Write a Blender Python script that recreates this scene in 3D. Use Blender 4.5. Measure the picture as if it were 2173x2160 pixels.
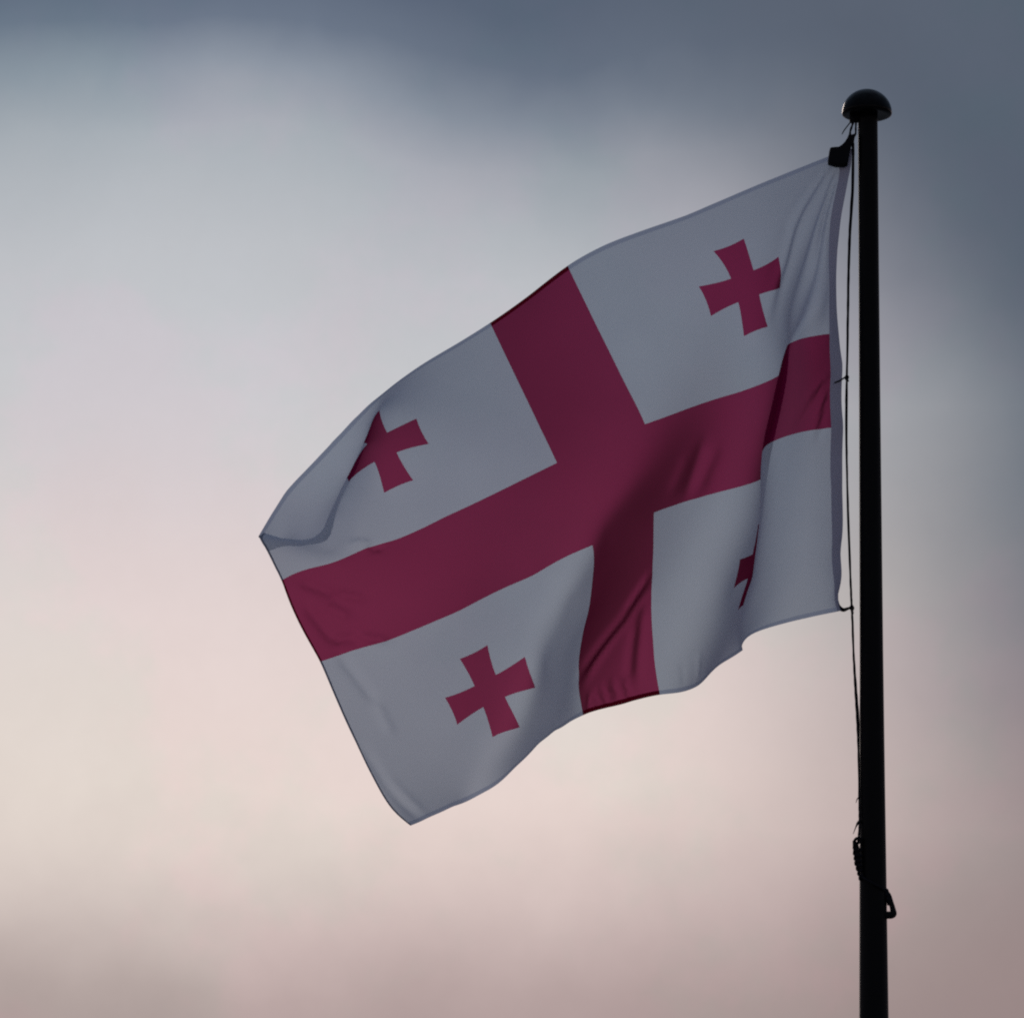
import bpy, bmesh, math
import numpy as np
from mathutils import Vector, Matrix, noise
from mathutils.geometry import delaunay_2d_cdt

for o in list(bpy.data.objects):
    bpy.data.objects.remove(o)
scene = bpy.context.scene
COL = scene.collection
R = math.radians

# ------------------------------------------------------------------ camera
cam_data = bpy.data.cameras.new("camera")
cam_data.sensor_width = 36.0
cam_data.sensor_fit = 'HORIZONTAL'
cam_data.lens = 327.48
cam_data.clip_start = 0.5
cam_data.clip_end = 8000.0
cam = bpy.data.objects.new("camera", cam_data)
COL.objects.link(cam)
cam.matrix_world = (Matrix.Translation((-1.35186, -34.0, 1.6))
                    @ Matrix.Rotation(R(90 + 14.58), 4, 'X')
                    @ Matrix.Rotation(R(0.18205), 4, 'Z'))
scene.camera = cam

# ------------------------------------------------------------------ view
scene.view_settings.view_transform = 'Standard'
scene.view_settings.look = 'None'
scene.view_settings.exposure = 0.0
scene.view_settings.gamma = 1.0
scene.view_settings.use_curve_mapping = False
scene.cycles.filter_width = 2.1
scene.cycles.max_bounces = 10
scene.cycles.transmission_bounces = 8
scene.cycles.use_denoising = False

SUN_EL, SUN_AZ = 18.0, -18.0          # degrees; azimuth measured from +Y towards +X

# ------------------------------------------------------------------ sky at dusk
def srgb(*c):
    f = lambda v: ((v / 255.0 + 0.055) / 1.055) ** 2.4 if v > 10 else v / 255.0 / 12.92
    return tuple(f(v) for v in c)

world = bpy.data.worlds.new("World")
scene.world = world
world.use_nodes = True
NT = world.node_tree
NT.nodes.clear()

class NB:
    """small helper to write node maths as expressions"""
    def __init__(self, tree): self.t = tree
    def n(self, kind, **kw):
        nd = self.t.nodes.new(kind)
        for k, v in kw.items(): setattr(nd, k, v)
        return nd
    def link(self, a, b): self.t.links.new(a, b)
    def m(self, op, a, b=None, c=None, clamp=False):
        nd = self.n('ShaderNodeMath', operation=op, use_clamp=clamp)
        for i, v in enumerate((a, b, c)):
            if v is None: continue
            if isinstance(v, (int, float)): nd.inputs[i].default_value = v
            else: self.link(v, nd.inputs[i])
        return nd.outputs[0]
    def rng(self, v, a, b, lo=0.0, hi=1.0, kind='SMOOTHSTEP'):
        nd = self.n('ShaderNodeMapRange', interpolation_type=kind)
        self.link(v, nd.inputs[0])
        for i, x in enumerate((a, b, lo, hi)): nd.inputs[i + 1].default_value = x
        return nd.outputs[0]
    def noise(self, vec, scale, detail=3.0, rough=0.5, off=(0, 0, 0)):
        mp = self.n('ShaderNodeMapping'); mp.inputs[1].default_value = off
        self.link(vec, mp.inputs[0])
        nd = self.n('ShaderNodeTexNoise'); nd.inputs['Scale'].default_value = scale
        nd.inputs['Detail'].default_value = detail; nd.inputs['Roughness'].default_value = rough
        self.link(mp.outputs[0], nd.inputs['Vector'])
        return nd.outputs[0]
    def mix(self, fac, a, b, blend='MIX'):
        nd = self.n('ShaderNodeMix', data_type='RGBA', blend_type=blend)
        for sock, v in ((nd.inputs[0], fac), (nd.inputs[6], a), (nd.inputs[7], b)):
            if isinstance(v, (int, float)): sock.default_value = v
            elif isinstance(v, tuple): sock.default_value = v if len(v) == 4 else v + (1.0,)
            else: self.link(v, sock)
        return nd.outputs[2]

B = NB(NT)
direction = B.n('ShaderNodeTexCoord').outputs['Generated']
sep = B.n('ShaderNodeSeparateXYZ'); B.link(direction, sep.inputs[0])
dx, dy, dz = sep.outputs
DEG = 57.29578
el = B.m('MULTIPLY', B.m('ARCSINE', dz), DEG)
az = B.m('MULTIPLY', B.m('ARCTAN2', dx, dy), DEG)
n_big = B.noise(direction, 14.0, 3.0, 0.5, (3.1, 0.4, 1.7))
n_mid = B.noise(direction, 34.0, 4.0, 0.52, (0.3, 2.2, 5.1))
n_fin = B.noise(direction, 90.0, 4.0, 0.55, (7.3, 1.2, 0.6))
warp = B.m('ADD', B.m('MULTIPLY', B.m('SUBTRACT', n_big, 0.5), 1.1),
           B.m('ADD', B.m('MULTIPLY', B.m('SUBTRACT', n_mid, 0.5), 0.6),
               B.m('MULTIPLY', B.m('SUBTRACT', n_fin, 0.5), 0.15)))
def bump_at(x, c, w):                      # soft bell in azimuth
    q = B.m('DIVIDE', B.m('SUBTRACT', x, c), w)
    return B.m('POWER', 2.71828, B.m('MULTIPLY', B.m('MULTIPLY', q, q), -1.0))
billow = B.m('MULTIPLY', bump_at(az, -1.9, 1.3), B.m('MULTIPLY', B.rng(el, 15.5, 17.0, 0.0, -0.26), B.rng(el, 17.2, 17.8, 1.0, 0.1)))
trail = B.m('MULTIPLY', bump_at(az, -0.2, 1.3), B.rng(el, 11.4, 12.4, 0.0, 0.28))
el_w = B.m('ADD', B.m('ADD', el, warp), B.m('ADD', billow, trail))
# layers of thin cloud over the sunset, from the horizon to the zenith
ramp = B.n('ShaderNodeValToRGB')
ramp.color_ramp.interpolation = 'B_SPLINE'
STOPS = [
 (0, (122, 116, 124)), (8, (140, 127, 130)), (10.6, (156, 140, 140)), (11.52, (176, 158, 155)), (12.17, (205, 188, 184)), (12.8, (227, 212, 204)),
 (13.4, (228, 214, 207)), (14.4, (219, 207, 205)), (15.3, (203, 201, 205)), (16.2, (193, 193, 199)),
 (16.9, (164, 170, 178)), (17.25, (134, 147, 160)), (17.62, (92, 107, 127)), (18.2, (75, 90, 112)), (21, (75, 90, 111)),
 (30, (92, 108, 130)), (55, (122, 138, 161)), (90, (134, 150, 173))]
cr = ramp.color_ramp
while len(cr.elements) < len(STOPS): cr.elements.new(0.5)
for e, (deg, c) in zip(cr.elements, STOPS): e.position = deg / 90.0
for e, (deg, c) in zip(cr.elements, STOPS): e.color = srgb(*c) + (1.0,)
B.link(B.m('DIVIDE', el_w, 90.0), ramp.inputs[0])
sky_col = ramp.outputs[0]
# slate-coloured cloud masses: the bank beside the flagpole, others scattered round the sky
s = B.m('ADD', az, B.m('MULTIPLY', B.m('MAXIMUM', B.m('SUBTRACT', el, 15.2), 0.0), 0.85))
s = B.m('SUBTRACT', s, B.m('MULTIPLY', B.m('MAXIMUM', B.m('SUBTRACT', 12.6, el), 0.0), -0.7))
s = B.m('ADD', s, B.m('ADD', B.m('MULTIPLY', B.m('SUBTRACT', n_big, 0.5), 1.6), B.m('MULTIPLY', B.m('SUBTRACT', n_mid, 0.5), 0.9)))
s = B.m('SUBTRACT', s, B.m('MULTIPLY', bump_at(az, 1.1, 0.9), B.rng(el, 15.6, 16.4, 0.0, 0.28)))
bank = B.rng(s, 0.3, 4.5)
n_far = B.noise(direction, 3.2, 4.0, 0.5, (1.3, 4.2, 2.1))
others = B.rng(n_far, 0.42, 0.66)
axis = B.n('ShaderNodeVectorMath', operation='DOT_PRODUCT')
B.link(direction, axis.inputs[0])
axis.inputs[1].default_value = (math.sin(R(2)) * math.cos(R(14)), math.cos(R(2)) * math.cos(R(14)), math.sin(R(14)))
near = B.rng(axis.outputs['Value'], math.cos(R(24)), math.cos(R(9)))
mask = B.m('ADD', B.m('MULTIPLY', bank, near), B.m('MULTIPLY', others, B.m('SUBTRACT', 1.0, near)))
bank_col = B.mix(B.rng(el, 11.5, 14.8), srgb(152, 132, 132), srgb(83, 94, 109))
sky_col = B.mix(mask, sky_col, bank_col)
# faint mottling
mot = B.m('ADD', 0.865, B.m('ADD', B.m('MULTIPLY', n_mid, 0.17), B.m('ADD', B.m('MULTIPLY', n_big, 0.05), B.m('MULTIPLY', n_fin, 0.05))))
n_spk = B.noise(direction, 420.0, 2.0, 0.6, (2.0, 9.1, 4.4))
mot = B.m('ADD', mot, B.m('MULTIPLY', B.m('SUBTRACT', n_spk, 0.5), 0.03))
n_hue = B.noise(direction, 30.0, 6.0, 0.62, (5.7, 3.3, 8.1))
sky_col = B.mix(1.0, sky_col, B.mix(B.rng(n_hue, 0.44, 0.56), (1.022, 0.995, 1.016), (0.965, 1.0, 0.998)), 'MULTIPLY')
vm = B.n('ShaderNodeVectorMath', operation='SCALE'); B.link(sky_col, vm.inputs[0])
# the side of the sky away from the sunset is dimmer
sd = B.n('ShaderNodeVectorMath', operation='DOT_PRODUCT'); B.link(direction, sd.inputs[0])
sd.inputs[1].default_value = (math.sin(R(SUN_AZ)), math.cos(R(SUN_AZ)), 0.0)
dim = B.rng(sd.outputs['Value'], -1.0, 0.9, 0.9, 1.0, 'LINEAR')
B.link(B.m('MULTIPLY', mot, dim), vm.inputs['Scale'])
clouds = B.n('ShaderNodeBackground'); clouds.inputs[1].default_value = 1.0
B.link(vm.outputs[0], clouds.inputs[0])
clear = B.n('ShaderNodeTexSky', sky_type='NISHITA', sun_disc=False)
clear.sun_elevation = R(SUN_EL); clear.sun_rotation = R(SUN_AZ)
clear.air_density = 1.4; clear.dust_density = 3.0
clear_bg = B.n('ShaderNodeBackground'); clear_bg.inputs[1].default_value = 0.05
B.link(clear.outputs[0], clear_bg.inputs[0])
mixbg = B.n('ShaderNodeMixShader'); mixbg.inputs[0].default_value = 0.988    # almost closed cloud cover
B.link(clear_bg.outputs[0], mixbg.inputs[1]); B.link(clouds.outputs[0], mixbg.inputs[2])
wout = B.n('ShaderNodeOutputWorld'); B.link(mixbg.outputs[0], wout.inputs[0])

# ------------------------------------------------------------------ sun behind thin cloud
sun_data = bpy.data.lights.new("sun", 'SUN')
sun_data.energy = 0.3
sun_data.angle = R(14)
sun_data.color = (1.0, 0.86, 0.76)
sun = bpy.data.objects.new("sun", sun_data)
COL.objects.link(sun)
sdir = Vector((math.sin(R(SUN_AZ)) * math.cos(R(SUN_EL)), math.cos(R(SUN_AZ)) * math.cos(R(SUN_EL)), math.sin(R(SUN_EL))))
sun.rotation_euler = sdir.to_track_quat('Z', 'Y').to_euler()
sun.location = sdir * 60

# ------------------------------------------------------------------ materials
def material(name):
    m = bpy.data.materials.new(name); m.use_nodes = True
    m.node_tree.nodes.clear()
    return m, NB(m.node_tree)

def principled(name, base, rough=0.6, spec=0.5, metallic=0.0, vary=0.25, scale=40.0, bump=0.0):
    m, b = material(name)
    p = b.n('ShaderNodeBsdfPrincipled')
    tc = b.n('ShaderNodeTexCoord').outputs['Object']
    nz = b.noise(tc, scale, 5.0, 0.6)
    dark = tuple(c * (1 - vary) for c in base); light = tuple(c * (1 + vary) for c in base)
    b.link(b.mix(nz, dark, light), p.inputs['Base Color'])
    p.inputs['Roughness'].default_value = rough
    p.inputs['Specular IOR Level'].default_value = spec
    p.inputs['Metallic'].default_value = metallic
    if bump:
        bp = b.n('ShaderNodeBump'); bp.inputs['Strength'].default_value = bump; bp.inputs['Distance'].default_value = 0.004
        b.link(nz, bp.inputs['Height']); b.link(bp.outputs[0], p.inputs['Normal'])
    out = b.n('ShaderNodeOutputMaterial'); b.link(p.outputs[0], out.inputs[0])
    return m

def cloth_material(name, reflect, transmit, through, slant, span=(0.05, 0.75)):
    """woven bunting: light scatters back from it and through it, and a little passes straight
    between the threads; where the cloth slants the light has more thread to cross (slant = its
    transmission colour edge-on) and the gaps in the weave close"""
    m, b = material(name)
    tc = b.n('ShaderNodeTexCoord').outputs['UV']
    nz = b.noise(tc, 7.0, 5.0, 0.6)
    fine = b.noise(tc, 210.0, 2.0, 0.7)
    f = b.m('ADD', b.m('MULTIPLY', nz, 0.55), b.m('MULTIPLY', fine, 0.45))
    def tint(c):
        lo, hi = tuple(x * 0.82 for x in c), tuple(min(x * 1.18, 0.98) for x in c)
        return b.mix(f, lo, hi)
    lw = b.n('ShaderNodeLayerWeight'); lw.inputs[0].default_value = 0.5
    facing = lw.outputs['Facing']
    d = b.n('ShaderNodeBsdfDiffuse'); b.link(tint(reflect), d.inputs[0]); d.inputs[1].default_value = 0.3
    t = b.n('ShaderNodeBsdfTranslucent')
    b.link(b.mix(b.rng(facing, *span), tint(transmit), slant), t.inputs[0])
    bp = b.n('ShaderNodeBump'); bp.inputs['Strength'].default_value = 0.3; bp.inputs['Distance'].default_value = 0.002
    b.link(fine, bp.inputs['Height'])
    for q in (d, t): b.link(bp.outputs[0], q.inputs['Normal'])
    mx = b.n('ShaderNodeMixShader'); mx.inputs[0].default_value = 0.42
    b.link(d.outputs[0], mx.inputs[1]); b.link(t.outputs[0], mx.inputs[2])
    gap = b.n('ShaderNodeBsdfTransparent'); gap.inputs[0].default_value = through + (1.0,)
    mg = b.n('ShaderNodeMixShader')
    b.link(b.m('MULTIPLY', b.m('POWER', b.m('SUBTRACT', 1.0, facing), 1.6), WEAVE), mg.inputs[0])
    b.link(mx.outputs[0], mg.inputs[1]); b.link(gap.outputs[0], mg.inputs[2])
    out = b.n('ShaderNodeOutputMaterial'); b.link(mg.outputs[0], out.inputs[0])
    return m
WEAVE = 0.20

M = {}
M['white'] = cloth_material('white_bunting', (0.72, 0.75, 0.87), (0.74, 0.82, 0.96), (0.74, 0.86, 1.0), (0.50, 0.56, 0.70), (0.12, 0.85))
M['red'] = cloth_material('red_bunting', (0.30, 0.007, 0.075), (0.50, 0.012, 0.135), (0.58, 0.13, 0.27), (0.07, 0.0, 0.004), (0.02, 0.45))
M['white_hem'] = cloth_material('white_doubled_hem', (0.62, 0.68, 0.84), (0.60, 0.68, 0.84), (0.42, 0.50, 0.62), (0.40, 0.45, 0.56))
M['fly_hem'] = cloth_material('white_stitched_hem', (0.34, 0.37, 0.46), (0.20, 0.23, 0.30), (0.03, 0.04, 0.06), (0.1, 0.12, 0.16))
M['red_hem'] = cloth_material('red_doubled_hem', (0.28, 0.006, 0.03), (0.14, 0.002, 0.012), (0.06, 0.004, 0.012), (0.05, 0.0, 0.004))
M['header'] = cloth_material('canvas_heading', (0.56, 0.57, 0.72), (0.42, 0.43, 0.56), (0.02, 0.02, 0.03), (0.30, 0.31, 0.42))
M['webbing'] = principled('black_webbing', (0.006, 0.006, 0.008), 0.85, 0.15, vary=0.4, scale=300)
M['pole'] = principled('black_pole_paint', (0.0035, 0.0035, 0.0045), 0.5, 0.09, vary=0.3, scale=30)
M['cap'] = principled('black_gloss_cap', (0.003, 0.003, 0.004), 0.22, 0.08, vary=0.3, scale=60)
M['rope'] = principled('dark_braided_rope', (0.010, 0.010, 0.014), 0.9, 0.1, vary=0.4, scale=500)
M['steel'] = principled('dark_steel_fitting', (0.008, 0.008, 0.009), 0.6, 0.1, metallic=0.0, vary=0.3, scale=80)
M['concrete'] = principled('concrete', (0.28, 0.27, 0.25), 0.9, 0.2, vary=0.2, scale=6, bump=0.4)
M['ground'] = principled('paved_ground', (0.31, 0.30, 0.29), 0.95, 0.2, vary=0.3, scale=0.6, bump=0.2)

# ------------------------------------------------------------------ object helpers
def link_mesh(name, verts, faces, mats, parent=None, smooth=True, uvs=None, normals=None, fmat=None):
    me = bpy.data.meshes.new(name)
    me.from_pydata([tuple(v) for v in verts], [], [tuple(f) for f in faces])
    mats = mats if isinstance(mats, (list, tuple)) else [mats]
    for m in mats: me.materials.append(m)
    if fmat is not None: me.polygons.foreach_set('material_index', list(fmat))
    me.polygons.foreach_set('use_smooth', [smooth] * len(me.polygons))
    if uvs is not None:
        lay = me.uv_layers.new(name='UVMap')
        li = np.empty(len(me.loops), dtype=np.int32); me.loops.foreach_get('vertex_index', li)
        lay.data.foreach_set('uv', np.asarray(uvs, dtype=np.float32)[li].ravel())
    me.update()
    if normals is not None: me.normals_split_custom_set_from_vertices([tuple(n) for n in normals])
    ob = bpy.data.objects.new(name, me)
    COL.objects.link(ob)
    if parent is not None:
        ob.parent = parent
        ob.matrix_parent_inverse = Matrix.Translation(-Vector(parent.location))
    return ob

def thing(name, label, cat, loc):
    e = bpy.data.objects.new(name, None); e.location = loc; e.empty_display_size = 0.2
    COL.objects.link(e); e['label'] = label; e['category'] = cat
    return e

def lathe(profile, seg=48, center=(0, 0)):
    vs, fs = [], []
    for r, z in profile:
        for k in range(seg):
            a = 2 * math.pi * k / seg
            vs.append((center[0] + r * math.cos(a), center[1] + r * math.sin(a), z))
    for i in range(len(profile) - 1):
        for k in range(seg):
            a, b2 = i * seg + k, i * seg + (k + 1) % seg
            fs.append((a, b2, b2 + seg, a + seg))
    fs.append(tuple(range(seg))[::-1]); n = (len(profile) - 1) * seg
    fs.append(tuple(range(n, n + seg)))
    return vs, fs

def spline(pts, per=6):
    p = [Vector(q) for q in pts]
    if len(p) < 3: return p
    p = [2 * p[0] - p[1]] + p + [2 * p[-1] - p[-2]]
    out = []
    for i in range(1, len(p) - 2):
        a, b2, c, d = p[i - 1:i + 3]
        for k in range(per):
            t = k / per
            out.append(0.5 * ((2 * b2) + (c - a) * t + (2 * a - 5 * b2 + 4 * c - d) * t * t + (3 * b2 - a - 3 * c + d) * t ** 3))
    out.append(p[-2])
    return out

def tube(pts, r, sides=8, per=6, braid=0.0):
    """a rope or bar along pts; r is a number or one radius per given point; braid makes it lumpy"""
    c = spline(pts, per)
    n = len(c)
    if isinstance(r, (int, float)): rad = [r] * n
    else: rad = list(np.interp(np.linspace(0, 1, n), np.linspace(0, 1, len(r)), r))
    vs, fs = [], []
    t0 = (c[1] - c[0]).normalized()
    ref = Vector((0, 1, 0)) if abs(t0.y) < 0.9 else Vector((1, 0, 0))
    nrm = (ref - t0 * ref.dot(t0)).normalized()
    run = 0.0
    for i in range(n):
        t = (c[min(i + 1, n - 1)] - c[max(i - 1, 0)]).normalized()
        nrm = (nrm - t * nrm.dot(t)).normalized(); bi = t.cross(nrm)
        if i: run += (c[i] - c[i - 1]).length
        for k in range(sides):
            a = 2 * math.pi * k / sides
            q = rad[i] * (1 + braid * math.cos(2 * a + run / max(rad[i], 1e-4) * 1.1))
            vs.append(c[i] + (nrm * math.cos(a) + bi * math.sin(a)) * q)
    for i in range(n - 1):
        for k in range(sides):
            a, b2 = i * sides + k, i * sides + (k + 1) % sides
            fs.append((a, b2, b2 + sides, a + sides))
    fs.append(tuple(range(sides))[::-1]); fs.append(tuple(range((n - 1) * sides, n * sides)))
    return vs, fs

def join(*parts):
    vs, fs = [], []
    for v, f in parts:
        o = len(vs); vs += list(v); fs += [tuple(i + o for i in q) for q in f]
    return vs, fs

def slab(outline, y0, y1):
    """an outline in the x-z plane given thickness, edges chamfered"""
    n = len(outline)
    cx = sum(p[0] for p in outline) / n; cz = sum(p[1] for p in outline) / n
    ins = [(cx + (x - cx) * 0.93, cz + (z - cz) * 0.93) for x, z in outline]
    d = (y1 - y0) * 0.25
    rings = [[(x, y0, z) for x, z in ins], [(x, y0 + d, z) for x, z in outline], [(x, y1 - d, z) for x, z in outline], [(x, y1, z) for x, z in ins]]
    vs = [v for r_ in rings for v in r_]; fs = []
    for i in range(3):
        for k in range(n):
            a, b2 = i * n + k, i * n + (k + 1) % n
            fs.append((a, b2, b2 + n, a + n))
    fs.append(tuple(range(n))[::-1]); fs.append(tuple(range(3 * n, 4 * n)))
    return vs, fs

def box(x0, x1, y0, y1, z0, z1):
    vs = [(x, y, z) for x in (x0, x1) for y in (y0, y1) for z in (z0, z1)]
    fs = [(0, 1, 3, 2), (4, 6, 7, 5), (0, 4, 5, 1), (2, 3, 7, 6), (0, 2, 6, 4), (1, 5, 7, 3)]
    return vs, fs

# ------------------------------------------------------------------ ground
gv = []; gf = []
gn = 24; half = 3000.0
for i in range(gn + 1):
    for j in range(gn + 1):
        f = lambda k: half * math.copysign(abs(2 * k / gn - 1) ** 2.2, 2 * k / gn - 1)
        x, y = f(i), f(j)
        gv.append((x, y, 0.25 * noise.noise(Vector((x * 0.01, y * 0.01, 0))) * min(1.0, max(0.0, math.hypot(x, y) - 45) / 60)))
for i in range(gn):
    for j in range(gn):
        a = i * (gn + 1) + j
        gf.append((a, a + gn + 1, a + gn + 2, a + 1))
ground = link_mesh('ground', gv, gf, M['ground'])
ground['kind'] = 'structure'; ground['label'] = 'paved ground beneath the flagpole'

# ------------------------------------------------------------------ flagpole
pole = thing('flagpole', 'tall tapered black flagpole with a domed cap, standing right of the flag', 'flagpole', (0, 0, 0))
PROFILE = [(0.098, 0.06), (0.096, 1.0), (0.0905, 2.5), (0.083, 4.0), (0.0735, 5.6), (0.064, 7.2), (0.0547, 8.49), (0.0519, 8.85),
           (0.0468, 9.50), (0.0443, 9.90), (0.0415, 10.60), (0.0400, 10.96), (0.0385, 11.50), (0.0377, 11.976), (0.0376, 12.02)]
link_mesh('shaft', *lathe(PROFILE, 56), M['pole'], pole)
# domed cap with a rounded rim and a hollow underside
capr, zc = 0.0955, 12.003
prof = [(0.036, zc - 0.004), (0.072, zc - 0.005), (0.088, zc - 0.006), (0.0935, zc - 0.003), (0.0958, zc + 0.003), (0.0955, zc + 0.011)]
for k in range(1, 15):
    a = R(6 + 84 * k / 14.0)
    prof.append((max(capr * math.cos(a), 0.0008), zc + 0.003 + 0.0935 * math.sin(a)))
link_mesh('cap', *lathe(prof, 64, (-0.003, 0)), M['cap'], pole)
link_mesh('pulley', *join(box(-0.068, -0.035, -0.014, 0.014, 11.972, 12.0), tube([(-0.058, -0.02, 11.982), (-0.058, 0.02, 11.982)], 0.012, 16, 1)), M['steel'], pole)
link_mesh('base_collar', *lathe([(0.17, 0.055), (0.17, 0.075), (0.13, 0.085), (0.125, 0.20), (0.112, 0.225), (0.099, 0.23)], 48), M['pole'], pole)
for k in range(4):
    a = R(45 + 90 * k)
    link_mesh('anchor_bolt', *lathe([(0.012, 0.072), (0.012, 0.10), (0.006, 0.101), (0.006, 0.12)], 6, (0.148 * math.cos(a), 0.148 * math.sin(a))), M['steel'], pole)
fv, ff = lathe([(0.42, -0.15), (0.42, 0.045), (0.40, 0.06), (0.02, 0.061)], 48)
link_mesh('concrete_footing', fv, ff, M['concrete'], pole)
# cleats for the halyard
link_mesh('cleat', *join(
    tube([(-0.0396, -0.0200, 9.1337), (-0.0592, -0.0260, 9.1215)], 0.006, 8, 1),
    tube([(-0.0722, -0.0280, 9.1624), (-0.0663, -0.0300, 9.1458), (-0.0611, -0.0300, 9.1206), (-0.0578, -0.0300, 9.0882), (-0.0528, -0.0300, 9.0487)], [0.005, 0.011, 0.014, 0.012, 0.006], 10, 4)), M['steel'], pole)
link_mesh('rope_bracket', *join(
    tube([(0.0301, -0.0100, 8.9688), (0.0545, -0.0120, 8.9630), (0.0666, -0.0120, 8.9290), (0.0726, -0.0120, 8.9056), (0.0742, -0.0120, 8.8877), (0.0663, -0.0120, 8.8823), (0.0540, -0.0120, 8.8822), (0.0330, -0.0100, 8.8808)], [0.008, 0.009, 0.0095, 0.0105, 0.0135, 0.014, 0.0145, 0.0145], 12, 5)), M['steel'], pole)

# ------------------------------------------------------------------ halyard
hal = thing('halyard', 'thin dark rope running down beside the flagpole from cap to cleats', 'rope', (-0.075, 0, 9.0))
A = [(-0.0531, -0.0040, 11.9765), (-0.0606, -0.0080, 11.9528), (-0.0680, -0.0080, 11.9265), (-0.0644, -0.0060, 11.9046), (-0.0583, -0.0040, 11.8678), (-0.0610, -0.0020, 11.7130), (-0.0708, 0.0000, 11.5585), (-0.0771, 0.0000, 11.4094), (-0.0822, 0.0000, 11.1492), (-0.0860, 0.0000, 10.9639), (-0.0893, 0.0000, 10.8530), (-0.0887, 0.0000, 10.6685), (-0.0854, 0.0000, 10.4625), (-0.0795, 0.0000, 10.2644), (-0.0751, 0.0000, 10.1181), (-0.0712, 0.0000, 10.0268), (-0.0668, 0.0000, 9.8791), (-0.0616, -0.0040, 9.7507), (-0.0554, -0.0080, 9.6245), (-0.0511, -0.0120, 9.4949), (-0.0498, -0.0200, 9.3321), (-0.0498, -0.0260, 9.2224), (-0.0560, -0.0400, 9.1544)]
link_mesh('rope_strand', *tube(A, 0.0042, 8, 8, 0.12), M['rope'], hal)
Bq = [(-0.0448, 0.0040, 11.9753), (-0.0458, 0.0060, 11.9496), (-0.0467, 0.0080, 11.9277), (-0.0550, 0.0080, 11.9033), (-0.0543, 0.0080, 11.8601), (-0.0570, 0.0080, 11.7160), (-0.0669, 0.0080, 11.5609), (-0.0741, 0.0080, 11.4117), (-0.0801, 0.0090, 11.1517), (-0.0848, 0.0090, 10.9664), (-0.0874, 0.0090, 10.6709), (-0.0842, 0.0090, 10.4649), (-0.0788, 0.0090, 10.2667), (-0.0739, 0.0090, 10.1203), (-0.0700, 0.0090, 10.0290), (-0.0656, 0.0100, 9.8815), (-0.0574, 0.0120, 9.7546), (-0.0493, 0.0140, 9.6297), (-0.0432, 0.0200, 9.4317), (-0.0393, 0.0220, 9.2152)]
link_mesh('rope_strand', *tube(Bq, 0.0036, 8, 8, 0.12), M['rope'], hal)
link_mesh('frayed_end', *tube([(-0.0643, -0.0120, 11.9703), (-0.0752, -0.0140, 11.9547), (-0.0879, -0.0140, 11.9377), (-0.0960, -0.0130, 11.9249), (-0.0996, -0.0120, 11.9177)], [0.0026, 0.0024, 0.0024, 0.002, 0.0012], 6, 5), M['rope'], hal)
link_mesh('frayed_end', *tube([(-0.0489, -0.0200, 9.3321), (-0.0578, -0.0220, 9.3226), (-0.0623, -0.0220, 9.3081)], [0.0028, 0.0022, 0.0012], 6, 5), M['rope'], hal)
link_mesh('frayed_end', *tube([(-0.0477, -0.0200, 9.2400), (-0.0567, -0.0220, 9.2287), (-0.0638, -0.0220, 9.2143), (-0.0735, -0.0200, 9.1894)], [0.0065, 0.0055, 0.0025, 0.0012], 6, 5), M['rope'], hal)
# turns of rope made fast on the left cleat
turns = []
WRAP = [
 [(-0.0415, -0.0300, 9.1694), (-0.0614, -0.0460, 9.1657), (-0.0678, -0.0360, 9.1607), (-0.0665, -0.0200, 9.1552), (-0.0550, -0.0120, 9.1516)],
 [(-0.0415, -0.0300, 9.1603), (-0.0660, -0.0460, 9.1459), (-0.0706, -0.0360, 9.1391), (-0.0693, -0.0200, 9.1318), (-0.0596, -0.0120, 9.1264)],
 [(-0.0418, -0.0300, 9.1252), (-0.0635, -0.0460, 9.1225), (-0.0698, -0.0360, 9.1175), (-0.0686, -0.0200, 9.1120), (-0.0570, -0.0120, 9.1084)],
 [(-0.0419, -0.0300, 9.1037), (-0.0610, -0.0460, 9.1027), (-0.0673, -0.0360, 9.0977), (-0.0661, -0.0200, 9.0922), (-0.0545, -0.0120, 9.0886)],
 [(-0.0420, -0.0300, 9.0838), (-0.0584, -0.0460, 9.0829), (-0.0648, -0.0360, 9.0779), (-0.0635, -0.0200, 9.0724), (-0.0520, -0.0120, 9.0688)],
 [(-0.0421, -0.0300, 9.0680), (-0.0533, -0.0460, 9.0631), (-0.0596, -0.0360, 9.0581), (-0.0584, -0.0200, 9.0526), (-0.0469, -0.0120, 9.0490)],
 [(-0.0422, -0.0300, 9.0504), (-0.0481, -0.0460, 9.0452), (-0.0545, -0.0360, 9.0402), (-0.0532, -0.0200, 9.0347), (-0.0417, -0.0120, 9.0311)],
 [(-0.0424, -0.0300, 9.0265), (-0.0430, -0.0460, 9.0272), (-0.0493, -0.0360, 9.0222), (-0.0481, -0.0200, 9.0167), (-0.0365, -0.0120, 9.0131)]]
for k, w in enumerate(WRAP): turns.append(tube(w, (0.0062, 0.0054, 0.0066, 0.0058, 0.0064)[k % 5], 8, 6, 0.15))
link_mesh('cleated_turns', *join(*turns), M['rope'], hal)
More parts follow.
